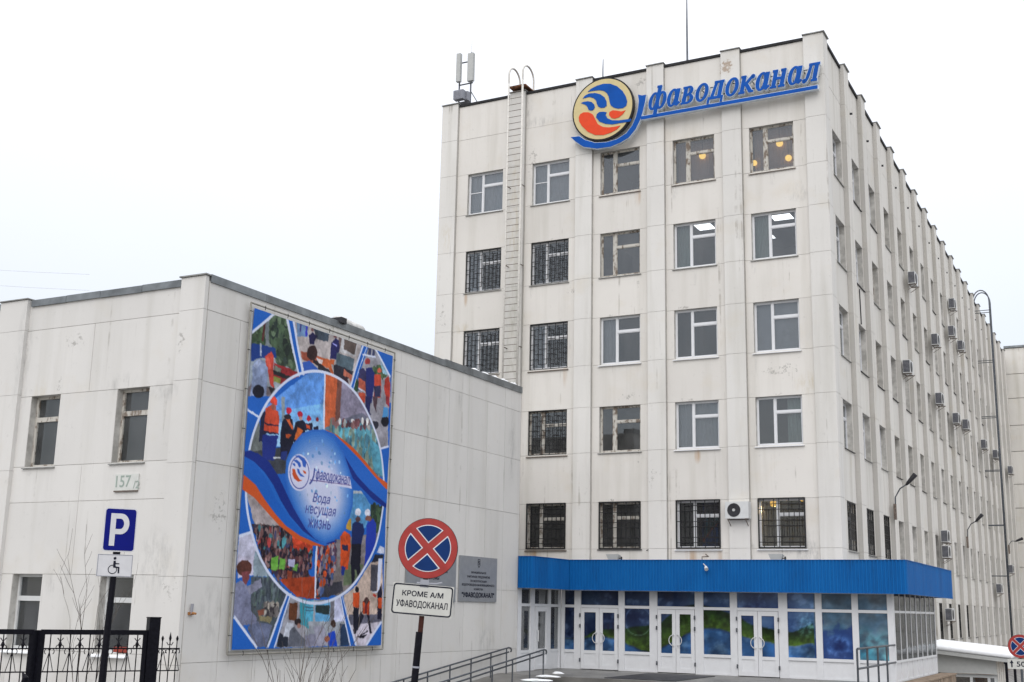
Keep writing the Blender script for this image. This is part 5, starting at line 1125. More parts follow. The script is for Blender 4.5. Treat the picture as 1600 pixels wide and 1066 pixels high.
b = MB(); b.tube([(q.x-.12, YFF-.02, q.z+.08), (q.x-.02, q.y-.03, q.z), ], .016, 6); b.build('arm', M_white, t)
b = MB(); b.tube([(q.x-.27, YFF+.3, Z1f), (q.x-.27, YFF+.3, Z1f+.12), (q.x-.05, YFF+.3, Z1f+.13), (q.x-.12, YFF+.2, Z1f+.2)], .02, 6); tag(b.build('conduit_bracket', M_rung), 'small rusty bent bracket on the canopy above the security camera', 'bracket')

# porch, ramp, steps, retaining wall
b = MB(); b.box(XS+.02, XG+.35, 33.6, YG+1.0, -2.9, ZF-.005); b.box(XG-1.2, XG+.05, YG+1.0, YGB+.3, -5.0, ZF-.005); struct(b.build('porch', M_porch))
b = MB(); b.hexa([(XS+.03, 24.5, -3.1), (XS+1.7, 24.5, -3.1), (XS+1.7, 33.59, -3.1), (XS+.03, 33.59, -3.1), (XS+.03, 24.5, -2.85), (XS+1.7, 24.5, -2.85), (XS+1.7, 33.59, ZF-.01), (XS+.03, 33.59, ZF-.01)]); struct(b.build('ramp', M_porch))
for i in range(3): b = MB(); b.box(XS+1.72, XG, 33.58-.32*(i+1), 33.58-.32*i, -2.9, ZF-.16*(i+1)); struct(b.build('step', M_porch))
# brick-like stones of the wall under the lobby side
stw = thing('retaining_wall', 'low brown stone retaining wall under the right side of the glass lobby', 'wall', (XG+.3, 42, -4))
b = MB(); b.box(XG+.06, XG+.5, YG-.2, YGB+.6, -5.0, ZF-.03); b.build('mortar_core', M_mortar, stw)
for r_ in range(4):
    y = YG-.2+(.25 if r_ % 2 else 0)
    while y < YGB+.5:
        L = rng.uniform(.45, .75); b = MB(); b.box(XG+.1, XG+.515+rng.uniform(0, .03), y+.012, min(y+L, YGB+.6)-.012, ZF-.05-(r_+1)*.24+.012, ZF-.05-r_*.24-.004*0-.012); b.build('stone', M_stone, stw); y += L
    x = XG+.1
for i in range(16):
    L = (YGB-YG+.8)/16; y = YG-.2+i*L; b = MB(); b.box(XG+.03, XG+.55, y+.006, y+L-.006, ZF-.045, ZF+.005); b.build('coping_stone', M_stone, stw)

# hand rails
def handrail(X, p, q, endhook, posts, label, group=None):
    t = thing('ramp_handrail', label, 'handrail', (X, p[0], ZF-.9), group)
    dy = q[0]-p[0]; sl = (q[1]-p[1])/dy
    for dz in (0, -.13):
        pts = [(X, p[0], p[1]+dz), (X, q[0], q[1]+dz)]
        if dz == 0: pts += [(X, q[0]+.14, q[1]-.02), (X, q[0]+.18, q[1]-.08), (X, q[0]+.14, q[1]-.13)]
        b = MB(); b.tube(pts, .024, 8); b.build('rail', M_steel, t, smooth=True)
    for y in posts:
        zt_ = p[1]+(y-p[0])*sl; b = MB(); b.tube([(X, y, zt_-1.0), (X, y, zt_-.02)], .022, 8); b.build('post', M_steel, t)
handrail(XS+.25, (25.2, -2.22), (33.94, -1.20), 1, [25.6, 26.8, 28.0, 29.2, 30.4, 31.6, 32.8, 33.8], 'grey tube handrail of the ramp, the one close to the annex wall', 'two handrails of the ramp')
handrail(XS+1.6, (25.2, -2.18), (33.64, -1.21), 1, [25.6, 26.8, 28.0, 29.2, 30.4, 31.6, 32.7, 33.6], 'grey tube handrail on the outer side of the ramp, ending by the side door', 'two handrails of the ramp')
zr = -.862; t = thing('porch_railing', 'grey tube railing with four posts on the porch in front of the last glass panel', 'railing', (-6.9, 35, ZF))
for dz in (0, -.5): b = MB(); b.tube([(-6.90, 32.7, zr+dz), (-6.96, YG-.01, zr+dz)], .028, 8); b.build('rail', M_steel, t)
for x in (1339.6, 1355.5, 1372, 1386):
    q = at_x(x, 1030, -6.92); b = MB(); b.tube([(-6.92, q.y, ZF-.01), (-6.92, q.y, zr)], .028, 8); b.build('post', M_steel, t)

b = MB(); p0_ = at_z(1040, 1056, ZF); b.box(-14.5, -12.3, 33.9, 37.5, ZF-.004, ZF+.012); tag(b.build('door_mat', M_dark), 'dark rubber mat on the porch before the middle glass doors', 'mat')
# remnants of snow on the porch
for i, (x, y, rx, ry) in enumerate(((858, 1057, .35, .22), (838, 1063, .4, .3), (872, 1052, .2, .15))):
    p = at_z(x, y, ZF+.01); blob('snow_patch', (p.x, p.y, ZF), rx, ry, .05, M_snow, i+5, ['patch of old snow at the porch beside the end of the outer handrail', 'broader patch of snow on the porch nearest the ramp', 'smallest patch of snow by the glass side door'][i], 'snow')

# ------------------------------------------------------------------ service porch at the right
SP = thing('service_porch', 'small side porch with a snow-covered sloping roof and glazed door at the lower right', 'porch', (-5, 50, -4.6))
Ys = 50.0
a0 = at_y(1440, 1012, Ys); a1 = at_y(1578, 1029, Ys); th = .22
def slab(b, m, y0, y1, dz0, dz1, ext=0):
    b.hexa([(a0.x, y0, a0.z+dz0), (a1.x+ext, y0, a1.z+dz0), (a1.x+ext, y1, a1.z+dz0+.12), (a0.x, y1, a0.z+dz0+.12), (a0.x, y0, a0.z+dz1), (a1.x+ext, y0, a1.z+dz1), (a1.x+ext, y1, a1.z+dz1+.12), (a0.x, y1, a0.z+dz1+.12)], m)
b = MB(); slab(b, 0, Ys, Ys+4.5, -.16, -.02); b.build('roof', M_lgrey, SP)
b = MB(); slab(b, 0, Ys-.06, Ys+4.5, -.015, .15, .1); so = b.build('roof_snow', M_snow, SP)
bv = so.modifiers.new('bevel', 'BEVEL'); bv.width = .07; bv.segments = 3
xd0, xd1, xd2, xd3 = [at_y(x, 1045, Ys+.5).x for x in (1440, 1488, 1558, 1574)]
b = MB(); b.box(xd0, xd2, Ys+.35, Ys+.45, a1.z-.62, a1.z-.02+.1); b.build('fascia_board', M_lgrey, SP)
b = MB(); zdt = a1.z-.64
for x0, x1 in ((xd1, xd1+.1), (xd1+.62, xd1+.72), (xd1+1.25, xd1+1.35), (xd2-.12, xd2)): b.box(x0, x1, Ys+.5, Ys+.6, -5, zdt)
b.box(xd1, xd2, Ys+.51, Ys+.59, zdt-.12, zdt); b.box(xd1, xd2, Ys+.51, Ys+.59, -4.2, -3.6); b.build('frame', M_white, SP)
b = MB(); b.box(xd1+.1, xd2-.12, Ys+.54, Ys+.55, -3.6, zdt-.12); b.build('pane', M_glassd, SP)
b = MB(); b.box(xd0, xd1, Ys+1.2, Ys+1.3, -5, zdt); b.build('dark_opening_back', M_dark, SP)  # near-black sheet, its colour stands for the darkness inside the opening
for i in range(5): x_ = xd2+(xd3-xd2)*i/5; b = MB(); b.box(x_+.01, x_+(xd3-xd2)/5-.01, Ys+.45, Ys+.5+.03*(i % 2), -5, a1.z-.1); b.build('wall_board', M_far, SP)
p = at_y(1535, 1048, Ys+1.0); b = MB()
b.prism([(-.28, -.7), (.28, -.7), (.24, .1), (.3, .35), (.1, .5), (-.1, .5), (-.3, .3), (-.24, .1)], lambda u, v, s: (p.x+u, Ys+1.0-.15*s, p.z+v-.1)); tag(b.build('work_jacket', M_orange), 'orange work jacket hanging behind the glass of the side porch', 'jacket')
# dark posts beside the porch
for x, lab in ((1573, 'dark slim post left of the far round sign'), (1586, 'dark slim post just right of the first one under the far round sign')):
    p = at_y(x, 1050, 46.0); b = MB(); b.tube([(p.x, 46, -5), (p.x, 46, -1.55)], .045, 8); b.box(p.x-.07, p.x+.07, 45.93, 46.07, -1.55, -1.50)
    tag(b.build('bollard_post', M_blackpaint), lab, 'post')

# ------------------------------------------------------------------ bracket lamps on the side wall
for (x0, y0, y1, x2, y2, lab) in ((1399, 806, 777, 1428, 744, 'bracket street lamp on the side wall nearest the front corner'), (1512, 852, 828, 1533, 806, 'middle one of the three bracket street lamps on the side wall'), (1577, 862, 850, 1594, 843, 'farthest bracket street lamp, beside the fire ladder')):
    a = at_x(x0, y0, XR+.22); m_ = at_x(x0, y1, XR+.22); h = at_x(x2, y2, XR+1.15+.2)
    h = Vector((XR+1.35, a.y, 0)); 
    # head: same Y plane as the bracket
    hp = at_y(x2, y2, a.y); t = thing('wall_street_lamp', lab, 'street lamp', tuple(a))
    b = MB(); b.tube([a, m_, m_.lerp(hp, .25)+Vector((0, 0, .12)), m_.lerp(hp, .62)], .026, 8); b.build('arm', M_steel, t, smooth=True)
    b = MB(); b.box(a.x-.05, a.x+.05, a.y-.06, a.y+.06, a.z-.15, a.z+.45); b.build('wall_plate', M_rung, t)
    d_ = (hp-m_).normalized(); s_ = m_.lerp(hp, .58); b = MB(); b.tube([s_, s_+d_*.12, s_+d_*.55, hp], [.04, .07, .10, .05], 10); b.build('lamp_head', M_dark, t, smooth=True)

# ------------------------------------------------------------------ company sign
S = thing('company_sign', 'round emblem and blue raised Cyrillic lettering fixed to the top of the tower front', 'sign', (-12, D-.3, 18))
M_sb = simple('sign_blue_acrylic', (.004, .08, .38), .35, var=.12, scale=2, bs=0, spec=.12); M_sw = simple('sign_side_white', (.62, .68, .74), .4, bs=0)
M_so = simple('sign_orange_red', (.72, .06, .012), .35, var=.05, bs=0); M_sy = simple('sign_sand_yellow', (.60, .50, .26), .4, var=.05, bs=0); M_sk = simple('sign_black_rim', (.012, .012, .014), .4, bs=0)
YSG = D-.36
cz0 = at_y(880+237/3.807, 60+420/3.807, YSG)
lx = at_y(880+55/3.807, 60+420/3.807, YSG).x; rx_ = at_y(880+420/3.807, 60+420/3.807, YSG).x; RS = (rx_-lx)/2
def YP(y1, y0): return lambda u, v, s: (u, y0+(y1-y0)*s, v)
c_ = ((lx+rx_)/2, cz0.z)
b = MB(); b.disc(c_, RS, YP(YSG, YSG+.14), 0, 56); b.build('emblem_rim', M_sk, S)
b = MB(); b.disc(c_, RS*.955, YP(YSG-.012, YSG-.002), 0, 56); b.build('emblem_disc', M_sy, S)
SH = {'blue': [[145, 318, 165, 300, 200, 282, 240, 270, 280, 270, 320, 285, 352, 312, 372, 345, 380, 375, 375, 400, 355, 415, 325, 418, 300, 412, 282, 398, 275, 375, 270, 345, 258, 325, 240, 312, 215, 308, 180, 312],
               [115, 358, 130, 340, 155, 328, 190, 325, 220, 332, 245, 350, 257, 375, 258, 400, 245, 412, 222, 414, 207, 405, 200, 390, 195, 370, 180, 355, 155, 348], [105, 385, 120, 378, 145, 374, 168, 378, 183, 392, 188, 410, 180, 425, 165, 430, 150, 425, 145, 410, 135, 397],
               [195, 470, 200, 450, 215, 438, 240, 436, 258, 440, 252, 455, 262, 475, 290, 487, 330, 488, 405, 478, 400, 494, 330, 505, 290, 512, 250, 508, 215, 495]],
      'orange': [[272, 455, 275, 438, 295, 428, 320, 430, 345, 435, 370, 428, 355, 450, 330, 470, 305, 478, 285, 472], [92, 470, 100, 452, 120, 440, 150, 440, 175, 452, 190, 480, 205, 510, 235, 527, 270, 530, 310, 525, 340, 518, 320, 540, 285, 560, 240, 575, 190, 575, 145, 555, 110, 520, 95, 495]]}
def zc_(x, y, Y): q = at_y(880+x/3.807, 60+y/3.807, Y); return (q.x, q.z)
for nm, mt in (('blue', M_sb), ('orange', M_so)):
    for pl in SH[nm]:
        b = MB(); b.prism([zc_(pl[i], pl[i+1], YSG-.03) for i in range(0, len(pl), 2)], YP(YSG-.03, YSG-.013)); b.build('emblem_wave', mt, S)
sw = [445, 335, 470, 340, 492, 335, 487, 375, 472, 440, 455, 490, 430, 540, 390, 590, 340, 620, 280, 645, 200, 656, 120, 645, 75, 615, 45, 588, 75, 585, 95, 582, 130, 605, 190, 622, 260, 618, 320, 600, 375, 565, 410, 520, 432, 470, 445, 420, 450, 370]
swp = [zc_(sw[i], sw[i+1], YSG-.04) for i in range(0, len(sw), 2)]
lt = thing  # alias not used further
b = MB(); b.prism(swp, YP(YSG-.045, YSG+.10)); b.build('letter', M_sb, S)
b = MB(); b.prism(grow(swp, .018), YP(YSG-.030, YSG+.11)); b.build('letter_backing', M_sw, S)
# right tongue of the first letter, joining the underline
ul = [zc_(455, 468, YSG), zc_(1518, 280, YSG), zc_(1518, 297, YSG), zc_(455, 489, YSG)]
zl0 = 17.78
b = MB(); b.prism([(-15.45, zl0), (-8.90, zl0), (-8.90, zl0+.13), (-15.45, zl0+.13)], YP(YSG-.04, YSG+.10)); b.build('underline', M_sb, S)
b = MB(); b.prism([(-15.45, zl0-.02), (-8.88, zl0-.02), (-8.88, zl0+.15), (-15.45, zl0+.15)], YP(YSG-.028, YSG+.11)); b.build('underline_backing', M_sw, S)
# italic serif letters, made of overlapping strokes
def ellp(cx, cy, rx, ry, n=28): return [(cx+rx*math.cos(2*math.pi*k/n), cy+ry*math.sin(2*math.pi*k/n)) for k in range(n)]
def R_(x0, y0, x1, y1): return ('P', [(x0, y0), (x1, y0), (x1, y1), (x0, y1)])
def O_(cx, cy, rx, ry, tx=.20, ty=.085): return ('O', ellp(cx, cy, rx, ry), ellp(cx, cy, rx-tx, ry-ty))
def ser(x, y, w=.34, h=.07): return R_(x-w/2, y, x+w/2, y+h)
def stem(x, w=.2, z0=0, z1=1, s0=True, s1=True):
    r = [R_(x, z0, x+w, z1)]
    if s0: r.append(ser(x+w/2, z0, .42))
    if s1: r.append(R_(x-.12, z1-.07, x+w, z1))
    return r
GL = {
 'ф': [O_(.30, .5, .34, .50, .19), O_(.84, .5, .34, .50, .19)]+[R_(.47, -.42, .67, 1.38), ser(.57, -.42, .46), R_(.36, 1.31, .67, 1.38)],
 'а': [O_(.38, .5, .36, .51, .2), R_(.60, .04, .80, 1.0), ('P', [(.60, .04), (.78, -.01), (.98, .16), (.93, .22), (.80, .12)])],
 'в': [R_(.08, 0, .28, 1.0), R_(-.04, .93, .28, 1.0), O_(.38, .755, .30, .25, .18, .07), O_(.42, .27, .37, .275, .2, .075), R_(.0, 0, .3, .07)],
 'о': [O_(.42, .5, .42, .52, .2)],
 'д': [R_(.62, .0, .82, 1.0), ('P', [(.22, 1.0), (.90, 1.0), (.90, .92), (.22, .92)]), ('P', [(.32, .96), (.44, .96), (.28, .08), (.12, .08)]), R_(-.04, 0, .98, .1), R_(-.04, -.26, .05, .1), R_(.89, -.26, .98, .1)],
 'к': stem(.08)+[('P', [(.24, .46), (.36, .40), (.80, .90), (.70, .97)]), O_(.78, .90, .11, .1, .10, .09), ('P', [(.30, .50), (.46, .56), (.88, .07), (.70, .0)]), ser(.84, 0, .3)],
 'н': stem(.06)+stem(.62)+[R_(.2, .46, .7, .56)],
 'л': [R_(.60, 0, .80, 1.0), ser(.70, 0, .4), R_(.18, .92, .90, 1.0), ('P', [(.28, .96), (.40, .96), (.30, .25), (.20, .04), (.06, -.02), (.0, .06), (.14, .2)]), O_(.06, .06, .11, .1, .10, .09)]}
adv = {'ф': 1.30, 'а': 1.10, 'в': .98, 'о': 1.0, 'д': 1.12, 'к': 1.08, 'н': 1.08, 'л': 1.0}
word = 'фаводоканал'; tot = sum(adv[c] for c in word); xh = .64; x0l, x1l = -15.16, -8.86; kx = (x1l-x0l)/tot; bz = 18.10; sh = .22
cx_ = x0l
for ch in word:
    for nm, mt, g, ya_, yb2 in (('letter', M_sb, .02, YSG-.05, YSG+.08), ('letter_backing', M_sw, .042, YSG-.028, YSG+.10)):
        b = MB()
        for i, el in enumerate(GL[ch]):
            dy = .0016*i
            def tr(P, gg=0):
                Q = [(cx_+(u+sh*v*xh/kx)*kx, bz+v*xh) for u, v in P]; return grow(Q, gg) if gg else Q
            if el[0] == 'P': b.prism(tr(el[1], g), YP(ya_-dy, yb2))
            else:
                inner = tr(el[2], -g*.6) if g else tr(el[2])
                b.ring(tr(el[1], g), inner, YP(ya_-dy, yb2))
        b.build(nm, mt, S)
    cx_ += adv[ch]*kx
b = MB()
for x_ in [x0l+.2+i*.62 for i in range(10)]: b.bar((x_, YSG+.1, 18.3), (x_, D-.01, 18.3), .03, .03); b.bar((x_, YSG+.1, 18.55), (x_, D-.01, 18.55), .03, .03)
b.bar((x0l, YSG+.14, 18.3), (x1l, YSG+.14, 18.3), .03, .03); b.bar((x0l, YSG+.14, 18.62), (x1l, YSG+.14, 18.62), .03, .03); b.bar((lx+.5, YSG+.2, 18.1), (rx_-.5, YSG+.2, 18.1), .05, .3); b.build('mounting_rails', M_steel, S)

# the same word printed small on the poster
def poster_word():
    u0, u1, vb = 462, 712, 622
    ya, yb3 = PU0+u0/1000*(PU1-PU0), PU0+u1/1000*(PU1-PU0); zb2 = PZ1-vb/1300*(PZ1-PZ0); kk = (yb3-ya)/tot; cx2 = ya; xh2 = .135; b = MB()
    for ch in word:
        for i, el in enumerate(GL[ch]):
            def tr2(P_): return [(cx2+(u+.25*v*xh2/kk)*kk, zb2+v*xh2) for u, v in P_]
            fn = lambda u, v, s: (XS+.146+(.002+.0002*i)*s, u, v)
            if el[0] == 'P': b.prism(tr2(el[1]), fn)
            else: b.ring(tr2(el[1]), tr2(el[2]), fn)
        cx2 += adv[ch]*kk
    fn = lambda u, v, s: (XS+.146+.0025*s, u, v)
    b.prism([(ya-.12, zb2+.22), (ya-.04, zb2+.22), (ya-.10, zb2-.10), (ya-.22, zb2-.20), (ya-.24, zb2-.17), (ya-.16, zb2-.08)], fn)
    b.build('lettering', M_bt, P)

# ------------------------------------------------------------------ road signs
def place(t, p, roll=0, yawoff=0, tilt=0):
    az = math.atan2(-p.x, -p.y)   # direction to the camera
    rz = math.pi - az + 0
    t.location = p; WL[t.name] = Vector()
    t.rotation_mode = 'XYZ'
    M = Matrix.Rotation(math.atan2(-p.x, p.y)+yawoff, 4, 'Z') @ Matrix.Rotation(tilt, 4, 'X') @ Matrix.Rotation(roll, 4, 'Y')
    t.rotation_euler = M.to_euler('XYZ')
def rrect(w_, h_, r, n=5):
    P_ = []
    for cx, cy, a0_ in ((w_/2-r, h_/2-r, 0), (-w_/2+r, h_/2-r, 90), (-w_/2+r, -h_/2+r, 180), (w_/2-r, -h_/2+r, 270)):
        for i in range(n+1): a = math.radians(a0_+90*i/n); P_.append((cx+r*math.cos(a), cy+r*math.sin(a)))
    return P_
def lay(y0, y1): return lambda u, v, s: (u, y1+(y0-y1)*s, v)
def part(nm, b, mt, t): return sub(nm, b.mesh(nm, mt), t)
# parking sign
d0 = 20.0; p = at_d(187, 828, d0); t = thing('parking_sign', 'blue parking sign with a white P above a wheelchair plate on a black pole', 'road sign'); place(t, p, roll=-.0, yawoff=.18)
k = d0/F_PX
b = MB(); b.prism(rrect(50*k, 68*k, 5*k), lay(-.02, 0)); part('sign_plate', b, M_signwhite, t)
b = MB(); b.prism(rrect(46*k, 64*k, 4*k), lay(-.024, -.0205)); part('blue_field', b, M_signblue, t)
b = MB(); s_ = k
b.prism([(-15*s_, -25*s_), (-7*s_, -25*s_), (-7*s_, 25*s_), (-15*s_, 25*s_)], lay(-.029, -.0245))
o_ = [(-7.5*s_, 25*s_), (0, 25*s_)]+[(0+12.5*s_*math.sin(a)+1*s_, 9*s_+16*s_*math.cos(a)) for a in [math.pi*i/12 for i in range(13)]]+[(-7.5*s_, -7*s_)]
i_ = [(-7.5*s_, 17*s_), (0, 17*s_)]+[(0+5.5*s_*math.sin(a)+0*s_, 9*s_+8*s_*math.cos(a)) for a in [math.pi*i/12 for i in range(13)]]+[(-7.5*s_, 1*s_)]
for i in range(len(o_)-1): b.prism([o_[i], o_[i+1], i_[i+1], i_[i]], lay(-.028, -.0245))
part('letter_p', b, M_signwhite, t)
zc2 = -55*k; lx2 = -3.0*k
b = MB(); b.prism([(x_+lx2, y_+zc2) for x_, y_ in rrect(53*k, 34*k, 1*k)], lay(-.02, 0)); part('lower_plate', b, M_signwhite, t)
b = MB(); o2 = [(x_+lx2, y_+zc2) for x_, y_ in rrect(52.5*k, 33.5*k, 1*k)]; i2 = [(x_+lx2, y_+zc2) for x_, y_ in rrect(50.6*k, 31.6*k, .8*k)]; b.ring(o2, i2, lay(-.023, -.0205)); part('plate_border', b, M_mgrey, t)
b = MB(); cxw, czw = lx2-3*k, zc2-6*k
b.disc((cxw+2.5*k, czw+17*k), 2.2*k, lay(-.0235, -.0205), 0, 14)
ou = ellp(cxw, czw, 7*k, 7*k); inn = ellp(cxw, czw, 5.8*k, 5.8*k); b.ring(ou, inn, lay(-.0232, -.0205))
b.prism([(cxw+.6*k, czw+13*k), (cxw+4*k, czw+13.5*k), (cxw+4.2*k, czw+5*k), (cxw+.4*k, czw+4*k)], lay(-.0242, -.0205))
b.prism([(cxw+3*k, czw+10*k), (cxw+9.5*k, czw+9.6*k), (cxw+9.5*k, czw+8*k), (cxw+3*k, czw+8.2*k)], lay(-.0246, -.0205))
b.prism([(cxw+1*k, czw+5*k), (cxw+10.2*k, czw+4*k), (cxw+9.6*k, czw+2*k), (cxw+1*k, czw+2.8*k)], lay(-.025, -.0205))
b.prism([(cxw+8*k, czw+3*k), (cxw+10.2*k, czw+4*k), (cxw+10.4*k, czw-5.6*k), (cxw+8.2*k, czw-5.6*k)], lay(-.0254, -.0205))
part('wheelchair_symbol', b, M_ink, t)
b = MB(); b.tube([(lx2*.6, .045, 25*k), (lx2*.6+.0, .045, -40*k), (-9*k, .045, -2.9-p.z)], [.045, .05, .06], 10); part('pole', b, M_blackpaint, t)
b = MB(); b.box(-4*k, 4*k, -.005, .03, -39*k, -33.5*k); part('clamp', b, M_blackpaint, t)
# no stopping sign
def nostop(x, y, d0, diam, label, roll, yawoff, plate):
    p = at_d(x, y, d0); k = d0/F_PX; t = thing('no_stopping_sign', label, 'road sign'); place(t, p, roll=roll, yawoff=yawoff); Rr = diam/2*k
    b = MB(); b.disc((0, 0), Rr, lay(-.022, .012), 0, 48); part('rim', b, M_dark, t)
    b = MB(); b.disc((0, 0), Rr*.985, lay(-.026, -.0225), 0, 48); part('red_disc', b, M_signred, t)
    for nm, mt, a_, wd, yo in (('white_outline', M_signwhite, .775, .115, -.0295), ('blue_segment', M_signblue2, .745, .150, -.0325)):
        for q_ in range(4):
            # circular sector between the bars of the cross
            r_ = Rr*a_; h_ = Rr*wd; al = math.asin(h_/r_); n = 10; P_ = []
            for i in range(n+1):
                a = al+(math.pi/2-2*al)*i/n; P_.append((r_*math.cos(a), r_*math.sin(a)))
            P_.append((h_, h_)); ca_, sa_ = math.cos(math.pi/4+q_*math.pi/2), math.sin(math.pi/4+q_*math.pi/2)
            b = MB(); b.prism([(u*ca_-v*sa_, u*sa_+v*ca_) for u, v in P_], lay(yo, yo+.0025)); part(nm, b, mt, t)
    return t, k, p, Rr
t, k, p, Rr = nostop(669, 857, 14.0, 93.5, 'big faded round no stopping sign with lettered plate below, leaning on a dark pole', .065, -.10, None)
zc2 = -79.5*k; lx2 = -1.0*k
def T2(P_): return [(u+lx2, v+zc2) for u, v in P_]
b = MB(); b.prism(T2(rrect(95*k, 47.5*k, 1*k)), lay(-.02, 0)); part('plate', b, M_signwhite2, t)
b = MB(); b.ring(T2(rrect(93*k, 46*k, 5*k)), T2(rrect(89*k, 42*k, 3.5*k)), lay(-.0235, -.0205)); part('plate_border', b, M_ink, t)
sub('lettering', text_fit('КРОМЕ А/М', 64*k, 8.6*k, M_ink, 0, .02), t, (lx2, -.0225, zc2+9*k)); sub('lettering', text_fit('УФАВОДОКАНАЛ', 80*k, 12.5*k, M_ink, 0, .018), t, (lx2, -.0225, zc2-7.5*k))
b = MB(); b.tube([(.0, .04, Rr*.8), (-.0, .04, -Rr-.75), ], .030, 10); part('pole', b, M_darkrust, t)
b = MB(); b.tube([(-.01, .04, -Rr-.6), (-.015, .04, -3.9)], .041, 10); part('lower_pole', b, M_blackpaint, t)
b = MB(); b.tube([(-.008, .04, -Rr-.98), (-.008, .04, -Rr-1.0)], .044, 10); part('band', b, M_mgrey, t)
b = MB(); b.box(-.05, .05, -.02, .05, -Rr-.10, -Rr-.01); b.tube([(-.09, 0, -Rr-.055), (.13, 0, -Rr-.05), (.2, 0, -Rr-.03)], .014, 6); part('clamp', b, M_mgrey, t)
t, k, p, Rr = nostop(1594, 1010, 36.0, 36, 'small far no stopping sign with distance plate at the right edge of the picture', 0, .1, None)
b = MB(); b.prism([(u, v-27*k) for u, v in rrect(40*k, 15*k, 1*k)], lay(-.02, 0)); part('plate', b, M_signwhite2, t)
b = MB(); b.prism([(u-14*k, v-27*k) for u, v in ((-1*k, -5*k), (1*k, -5*k), (1*k, 1*k), (3*k, 1*k), (0, 6*k), (-3*k, 1*k), (-1*k, 1*k))], lay(-.024, -.0205)); part('arrow', b, M_ink, t)
sub('lettering', text_fit('50м', 22*k, 8*k, M_ink, 0, .02), t, (4*k, -.0225, -27*k))
b = MB(); b.tube([(0, .04, Rr*.7), (0, .04, -3.6)], .035, 10); part('pole', b, M_steel, t)

# ------------------------------------------------------------------ iron fence with gate
f0 = at_d(-120, 988, 20.0); f1 = at_d(239, 986, 22.0); fd = Vector((f1.x-f0.x, f1.y-f0.y, 0)).normalized(); fn_ = Vector((-fd.y, fd.x, 0))
ztop = f1.z+.0; fang = math.atan2(fd.y, fd.x)
def FP(s, z, o=0): return f1-fd*s+fn_*o*1.0+Vector((0, 0, z-f1.z))     # s metres left of the gate post
def scroll(b, s, z, r, dirn):
    pts = [FP(s+dirn*r*(1-math.cos(a))*.9, z+r*math.sin(a)*1.1) for a in [math.pi*1.35*k/9 for k in range(10)]]; b.tube(pts, .008, 5)
def gate(s0, s1, label, heavy=True):
    t = thing('iron_gate', label, 'gate', tuple(FP(s1, -2.95)))
    fr_ = MB(); fr_.bar(FP(s0, ztop-.03), FP(s1, ztop-.03), .07, .085); fr_.bar(FP(s0, -2.5), FP(s1, -2.5), .06, .06)
    for s in (s0, s1): fr_.bar(FP(s, -2.55), FP(s, ztop), .10, .10)
    fr_.build('gate_frame', M_blackpaint, t)
    rails = MB()
    for z in (ztop-.31, ztop-.70, ztop-.97): rails.bar(FP(s0, z), FP(s1, z), .018, .022)
    rails.build('cross_rail', M_blackpaint, t)
    n = int(abs(s1-s0)/.158); st = (s1-s0)/n
    for i in range(1, n):
        s = s0+st*i; b = MB(); b.bar(FP(s, -2.5), FP(s, ztop-.07), .014, .014)
        if i % 2: # spear with collar
            b.tube([FP(s, ztop-.31), FP(s, ztop-.24), FP(s, ztop-.16)], [.012, .035, .004], 6); b.tube([FP(s-.05, ztop-.13), FP(s, ztop-.19), FP(s+.05, ztop-.13)], .010, 5)
        b.build('bar', M_blackpaint, t)
    orn = MB()
    for i in range(1, n):
        s = s0+st*i
        if i % 2 == 0:
            for dn in (-1, 1):
                orn.tube([FP(s, ztop-.36), FP(s+dn*.035, ztop-.5), FP(s+dn*.085, ztop-.70)], .007, 5); scroll(orn, s, ztop-.36, .045, dn)
        else:
            for dn in (-1, 1): scroll(orn, s, ztop-.29, .035, dn)
        for dn in (-1, 1): scroll(orn, s, ztop-1.0, .035, dn)
    orn.build('scrollwork', M_blackpaint, t, kind='stuff')
gate(.10, 1.94, 'right leaf of the black iron gate, next to the thick gate post'); gate(2.06, 4.0, 'left leaf of the black iron gate, running out of the picture at the left')
t = thing('gate_post', 'thick square black gate post standing higher than the fence', 'post', tuple(FP(0, -2.95)))
b = MB(); b.bar(FP(0, -2.95), FP(0, at_d(239, 966, 22.0).z), .2, .2, up=tuple(fd)); b.build('post', M_blackpaint, t)
b = MB(); zt_ = at_d(239, 966, 22).z; b.bar(FP(0, zt_), FP(0, zt_+.02), .215, .215, up=tuple(fd)); b.build('cap', M_blackpaint, t)
t = thing('iron_fence', 'short end of black iron fence with spear tips right of the gate post', 'fence', tuple(FP(-.3, -2.95)))
for z in (ztop-.31, ztop-.70, ztop-.97): b = MB(); b.bar(FP(-.11, z), FP(-.52, z), .016, .02); b.build('cross_rail', M_blackpaint, t)
for i, s in enumerate((-.19, -.33, -.46)):
    b = MB(); b.bar(FP(s, -2.9), FP(s, ztop-.15), .014, .014); b.tube([FP(s, ztop-.18), FP(s, ztop-.13), FP(s, ztop-(.02 if i == 1 else .08))], [.012, .026, .003], 6); b.build('bar', M_blackpaint, t)
b = MB()
for s in (-.33,):
    for dn in (-1, 1): b.tube([FP(s+dn*.06, ztop-.20), FP(s+dn*.03, ztop-.25), FP(s, ztop-.22)], .009, 5)
for s in (-.22, -.44):
    for dn in (-1, 1): b.tube([FP(s, ztop-.36), FP(s+dn*.05, ztop-.55), FP(s+dn*.09, ztop-.70)], .007, 5)
for s in (-.2, -.33, -.46):
    for dn in (-1, 1): scroll(b, s, ztop-.36, .035, dn); scroll(b, s, ztop-1.0, .035, dn)
b.build('scrollwork', M_blackpaint, t, kind='stuff')
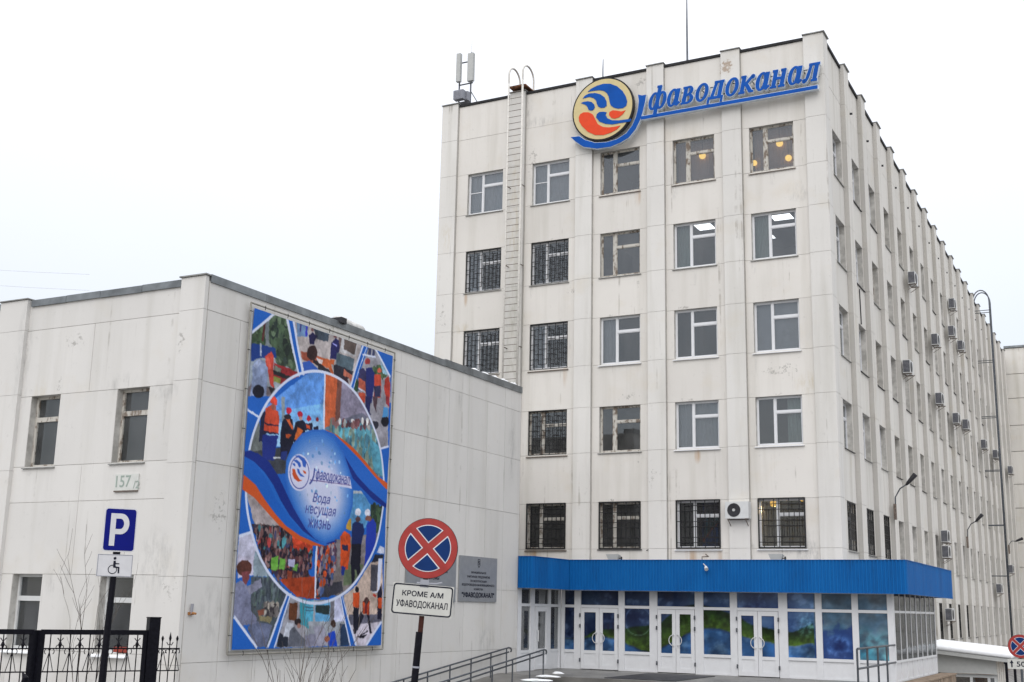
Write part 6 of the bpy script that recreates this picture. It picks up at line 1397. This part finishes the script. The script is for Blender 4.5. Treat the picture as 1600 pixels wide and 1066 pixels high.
# dark finial seen at the foot of the gate
q = at_d(38, 1062, 18.5); b = MB(); b.tube([(q.x, q.y, -2.9), (q.x, q.y, q.z-.05), (q.x+.02, q.y, q.z+.02), (q.x-.05, q.y, q.z+.10)], [.02, .05, .05, .012], 8)
tag(b.build('hooked_stake', M_blackpaint), 'dark pointed stake tip poking up at the bottom left before the gate', 'stake')

# ------------------------------------------------------------------ bare shrubs
def shrub(base, stems, h, seed, label, r0=.012, spread=.35):
    r4 = random.Random(seed); b = MB()
    t = thing('bare_shrub', label, 'shrub', tuple(base))
    def branch(b, p, d, L, r, lvl):
        pts = [p]; rs = [r]; n = 4
        for i in range(n):
            d = (d+Vector((r4.uniform(-.12, .12), r4.uniform(-.12, .12), .06))).normalized(); p = p+d*(L/n); pts.append(p); rs.append(r*(1-.8*(i+1)/n)+.0018)
            if lvl < 2 and i >= 1 and r4.random() < .85:
                a = r4.uniform(0, 6.28); dd = (d+Vector((math.cos(a), math.sin(a), .4))*.55).normalized(); branch(b, p, dd, L*r4.uniform(.3, .5), rs[-1]*.7, lvl+1)
        b.tube(pts, rs, 5)
    for i in range(stems):
        a = 6.28*i/stems+r4.uniform(-.4, .4); sp_ = r4.uniform(.05, spread); d = Vector((math.cos(a)*sp_, math.sin(a)*sp_, 1)).normalized(); b = MB()
        branch(b, Vector(base)+Vector((math.cos(a)*.05, math.sin(a)*.05, 0)), d, h*r4.uniform(.75, 1), r0*r4.uniform(.7, 1.2), 0); b.build('stem', M_twig, t)
q = at_d(134, 1060, 24.2); shrub((q.x, q.y, -2.9), 4, 3.3, 3, 'thin leafless shrub behind the iron gate against the annex wall', .009, .12)
q = at_d(467, 1066, 20.0); shrub((q.x, q.y, -2.9), 11, 2.2, 8, 'bare spreading twigs at the bottom of the picture below the poster', .010, .42)
# overhead wires at the far left
for y0, y1, lab in ((421, 427, 'upper thin overhead wire in the sky at the left edge'), (445, 452, 'lower thin overhead wire in the sky at the left edge')):
    a = at_d(-40, y0-1, 60); e = at_d(140, y1+2, 62); m_ = (a+e)/2; m_.z -= .02; b = MB(); b.tube([a, m_, e], .006, 4); tag(b.build('overhead_wire', M_lgrey), lab, 'wire')
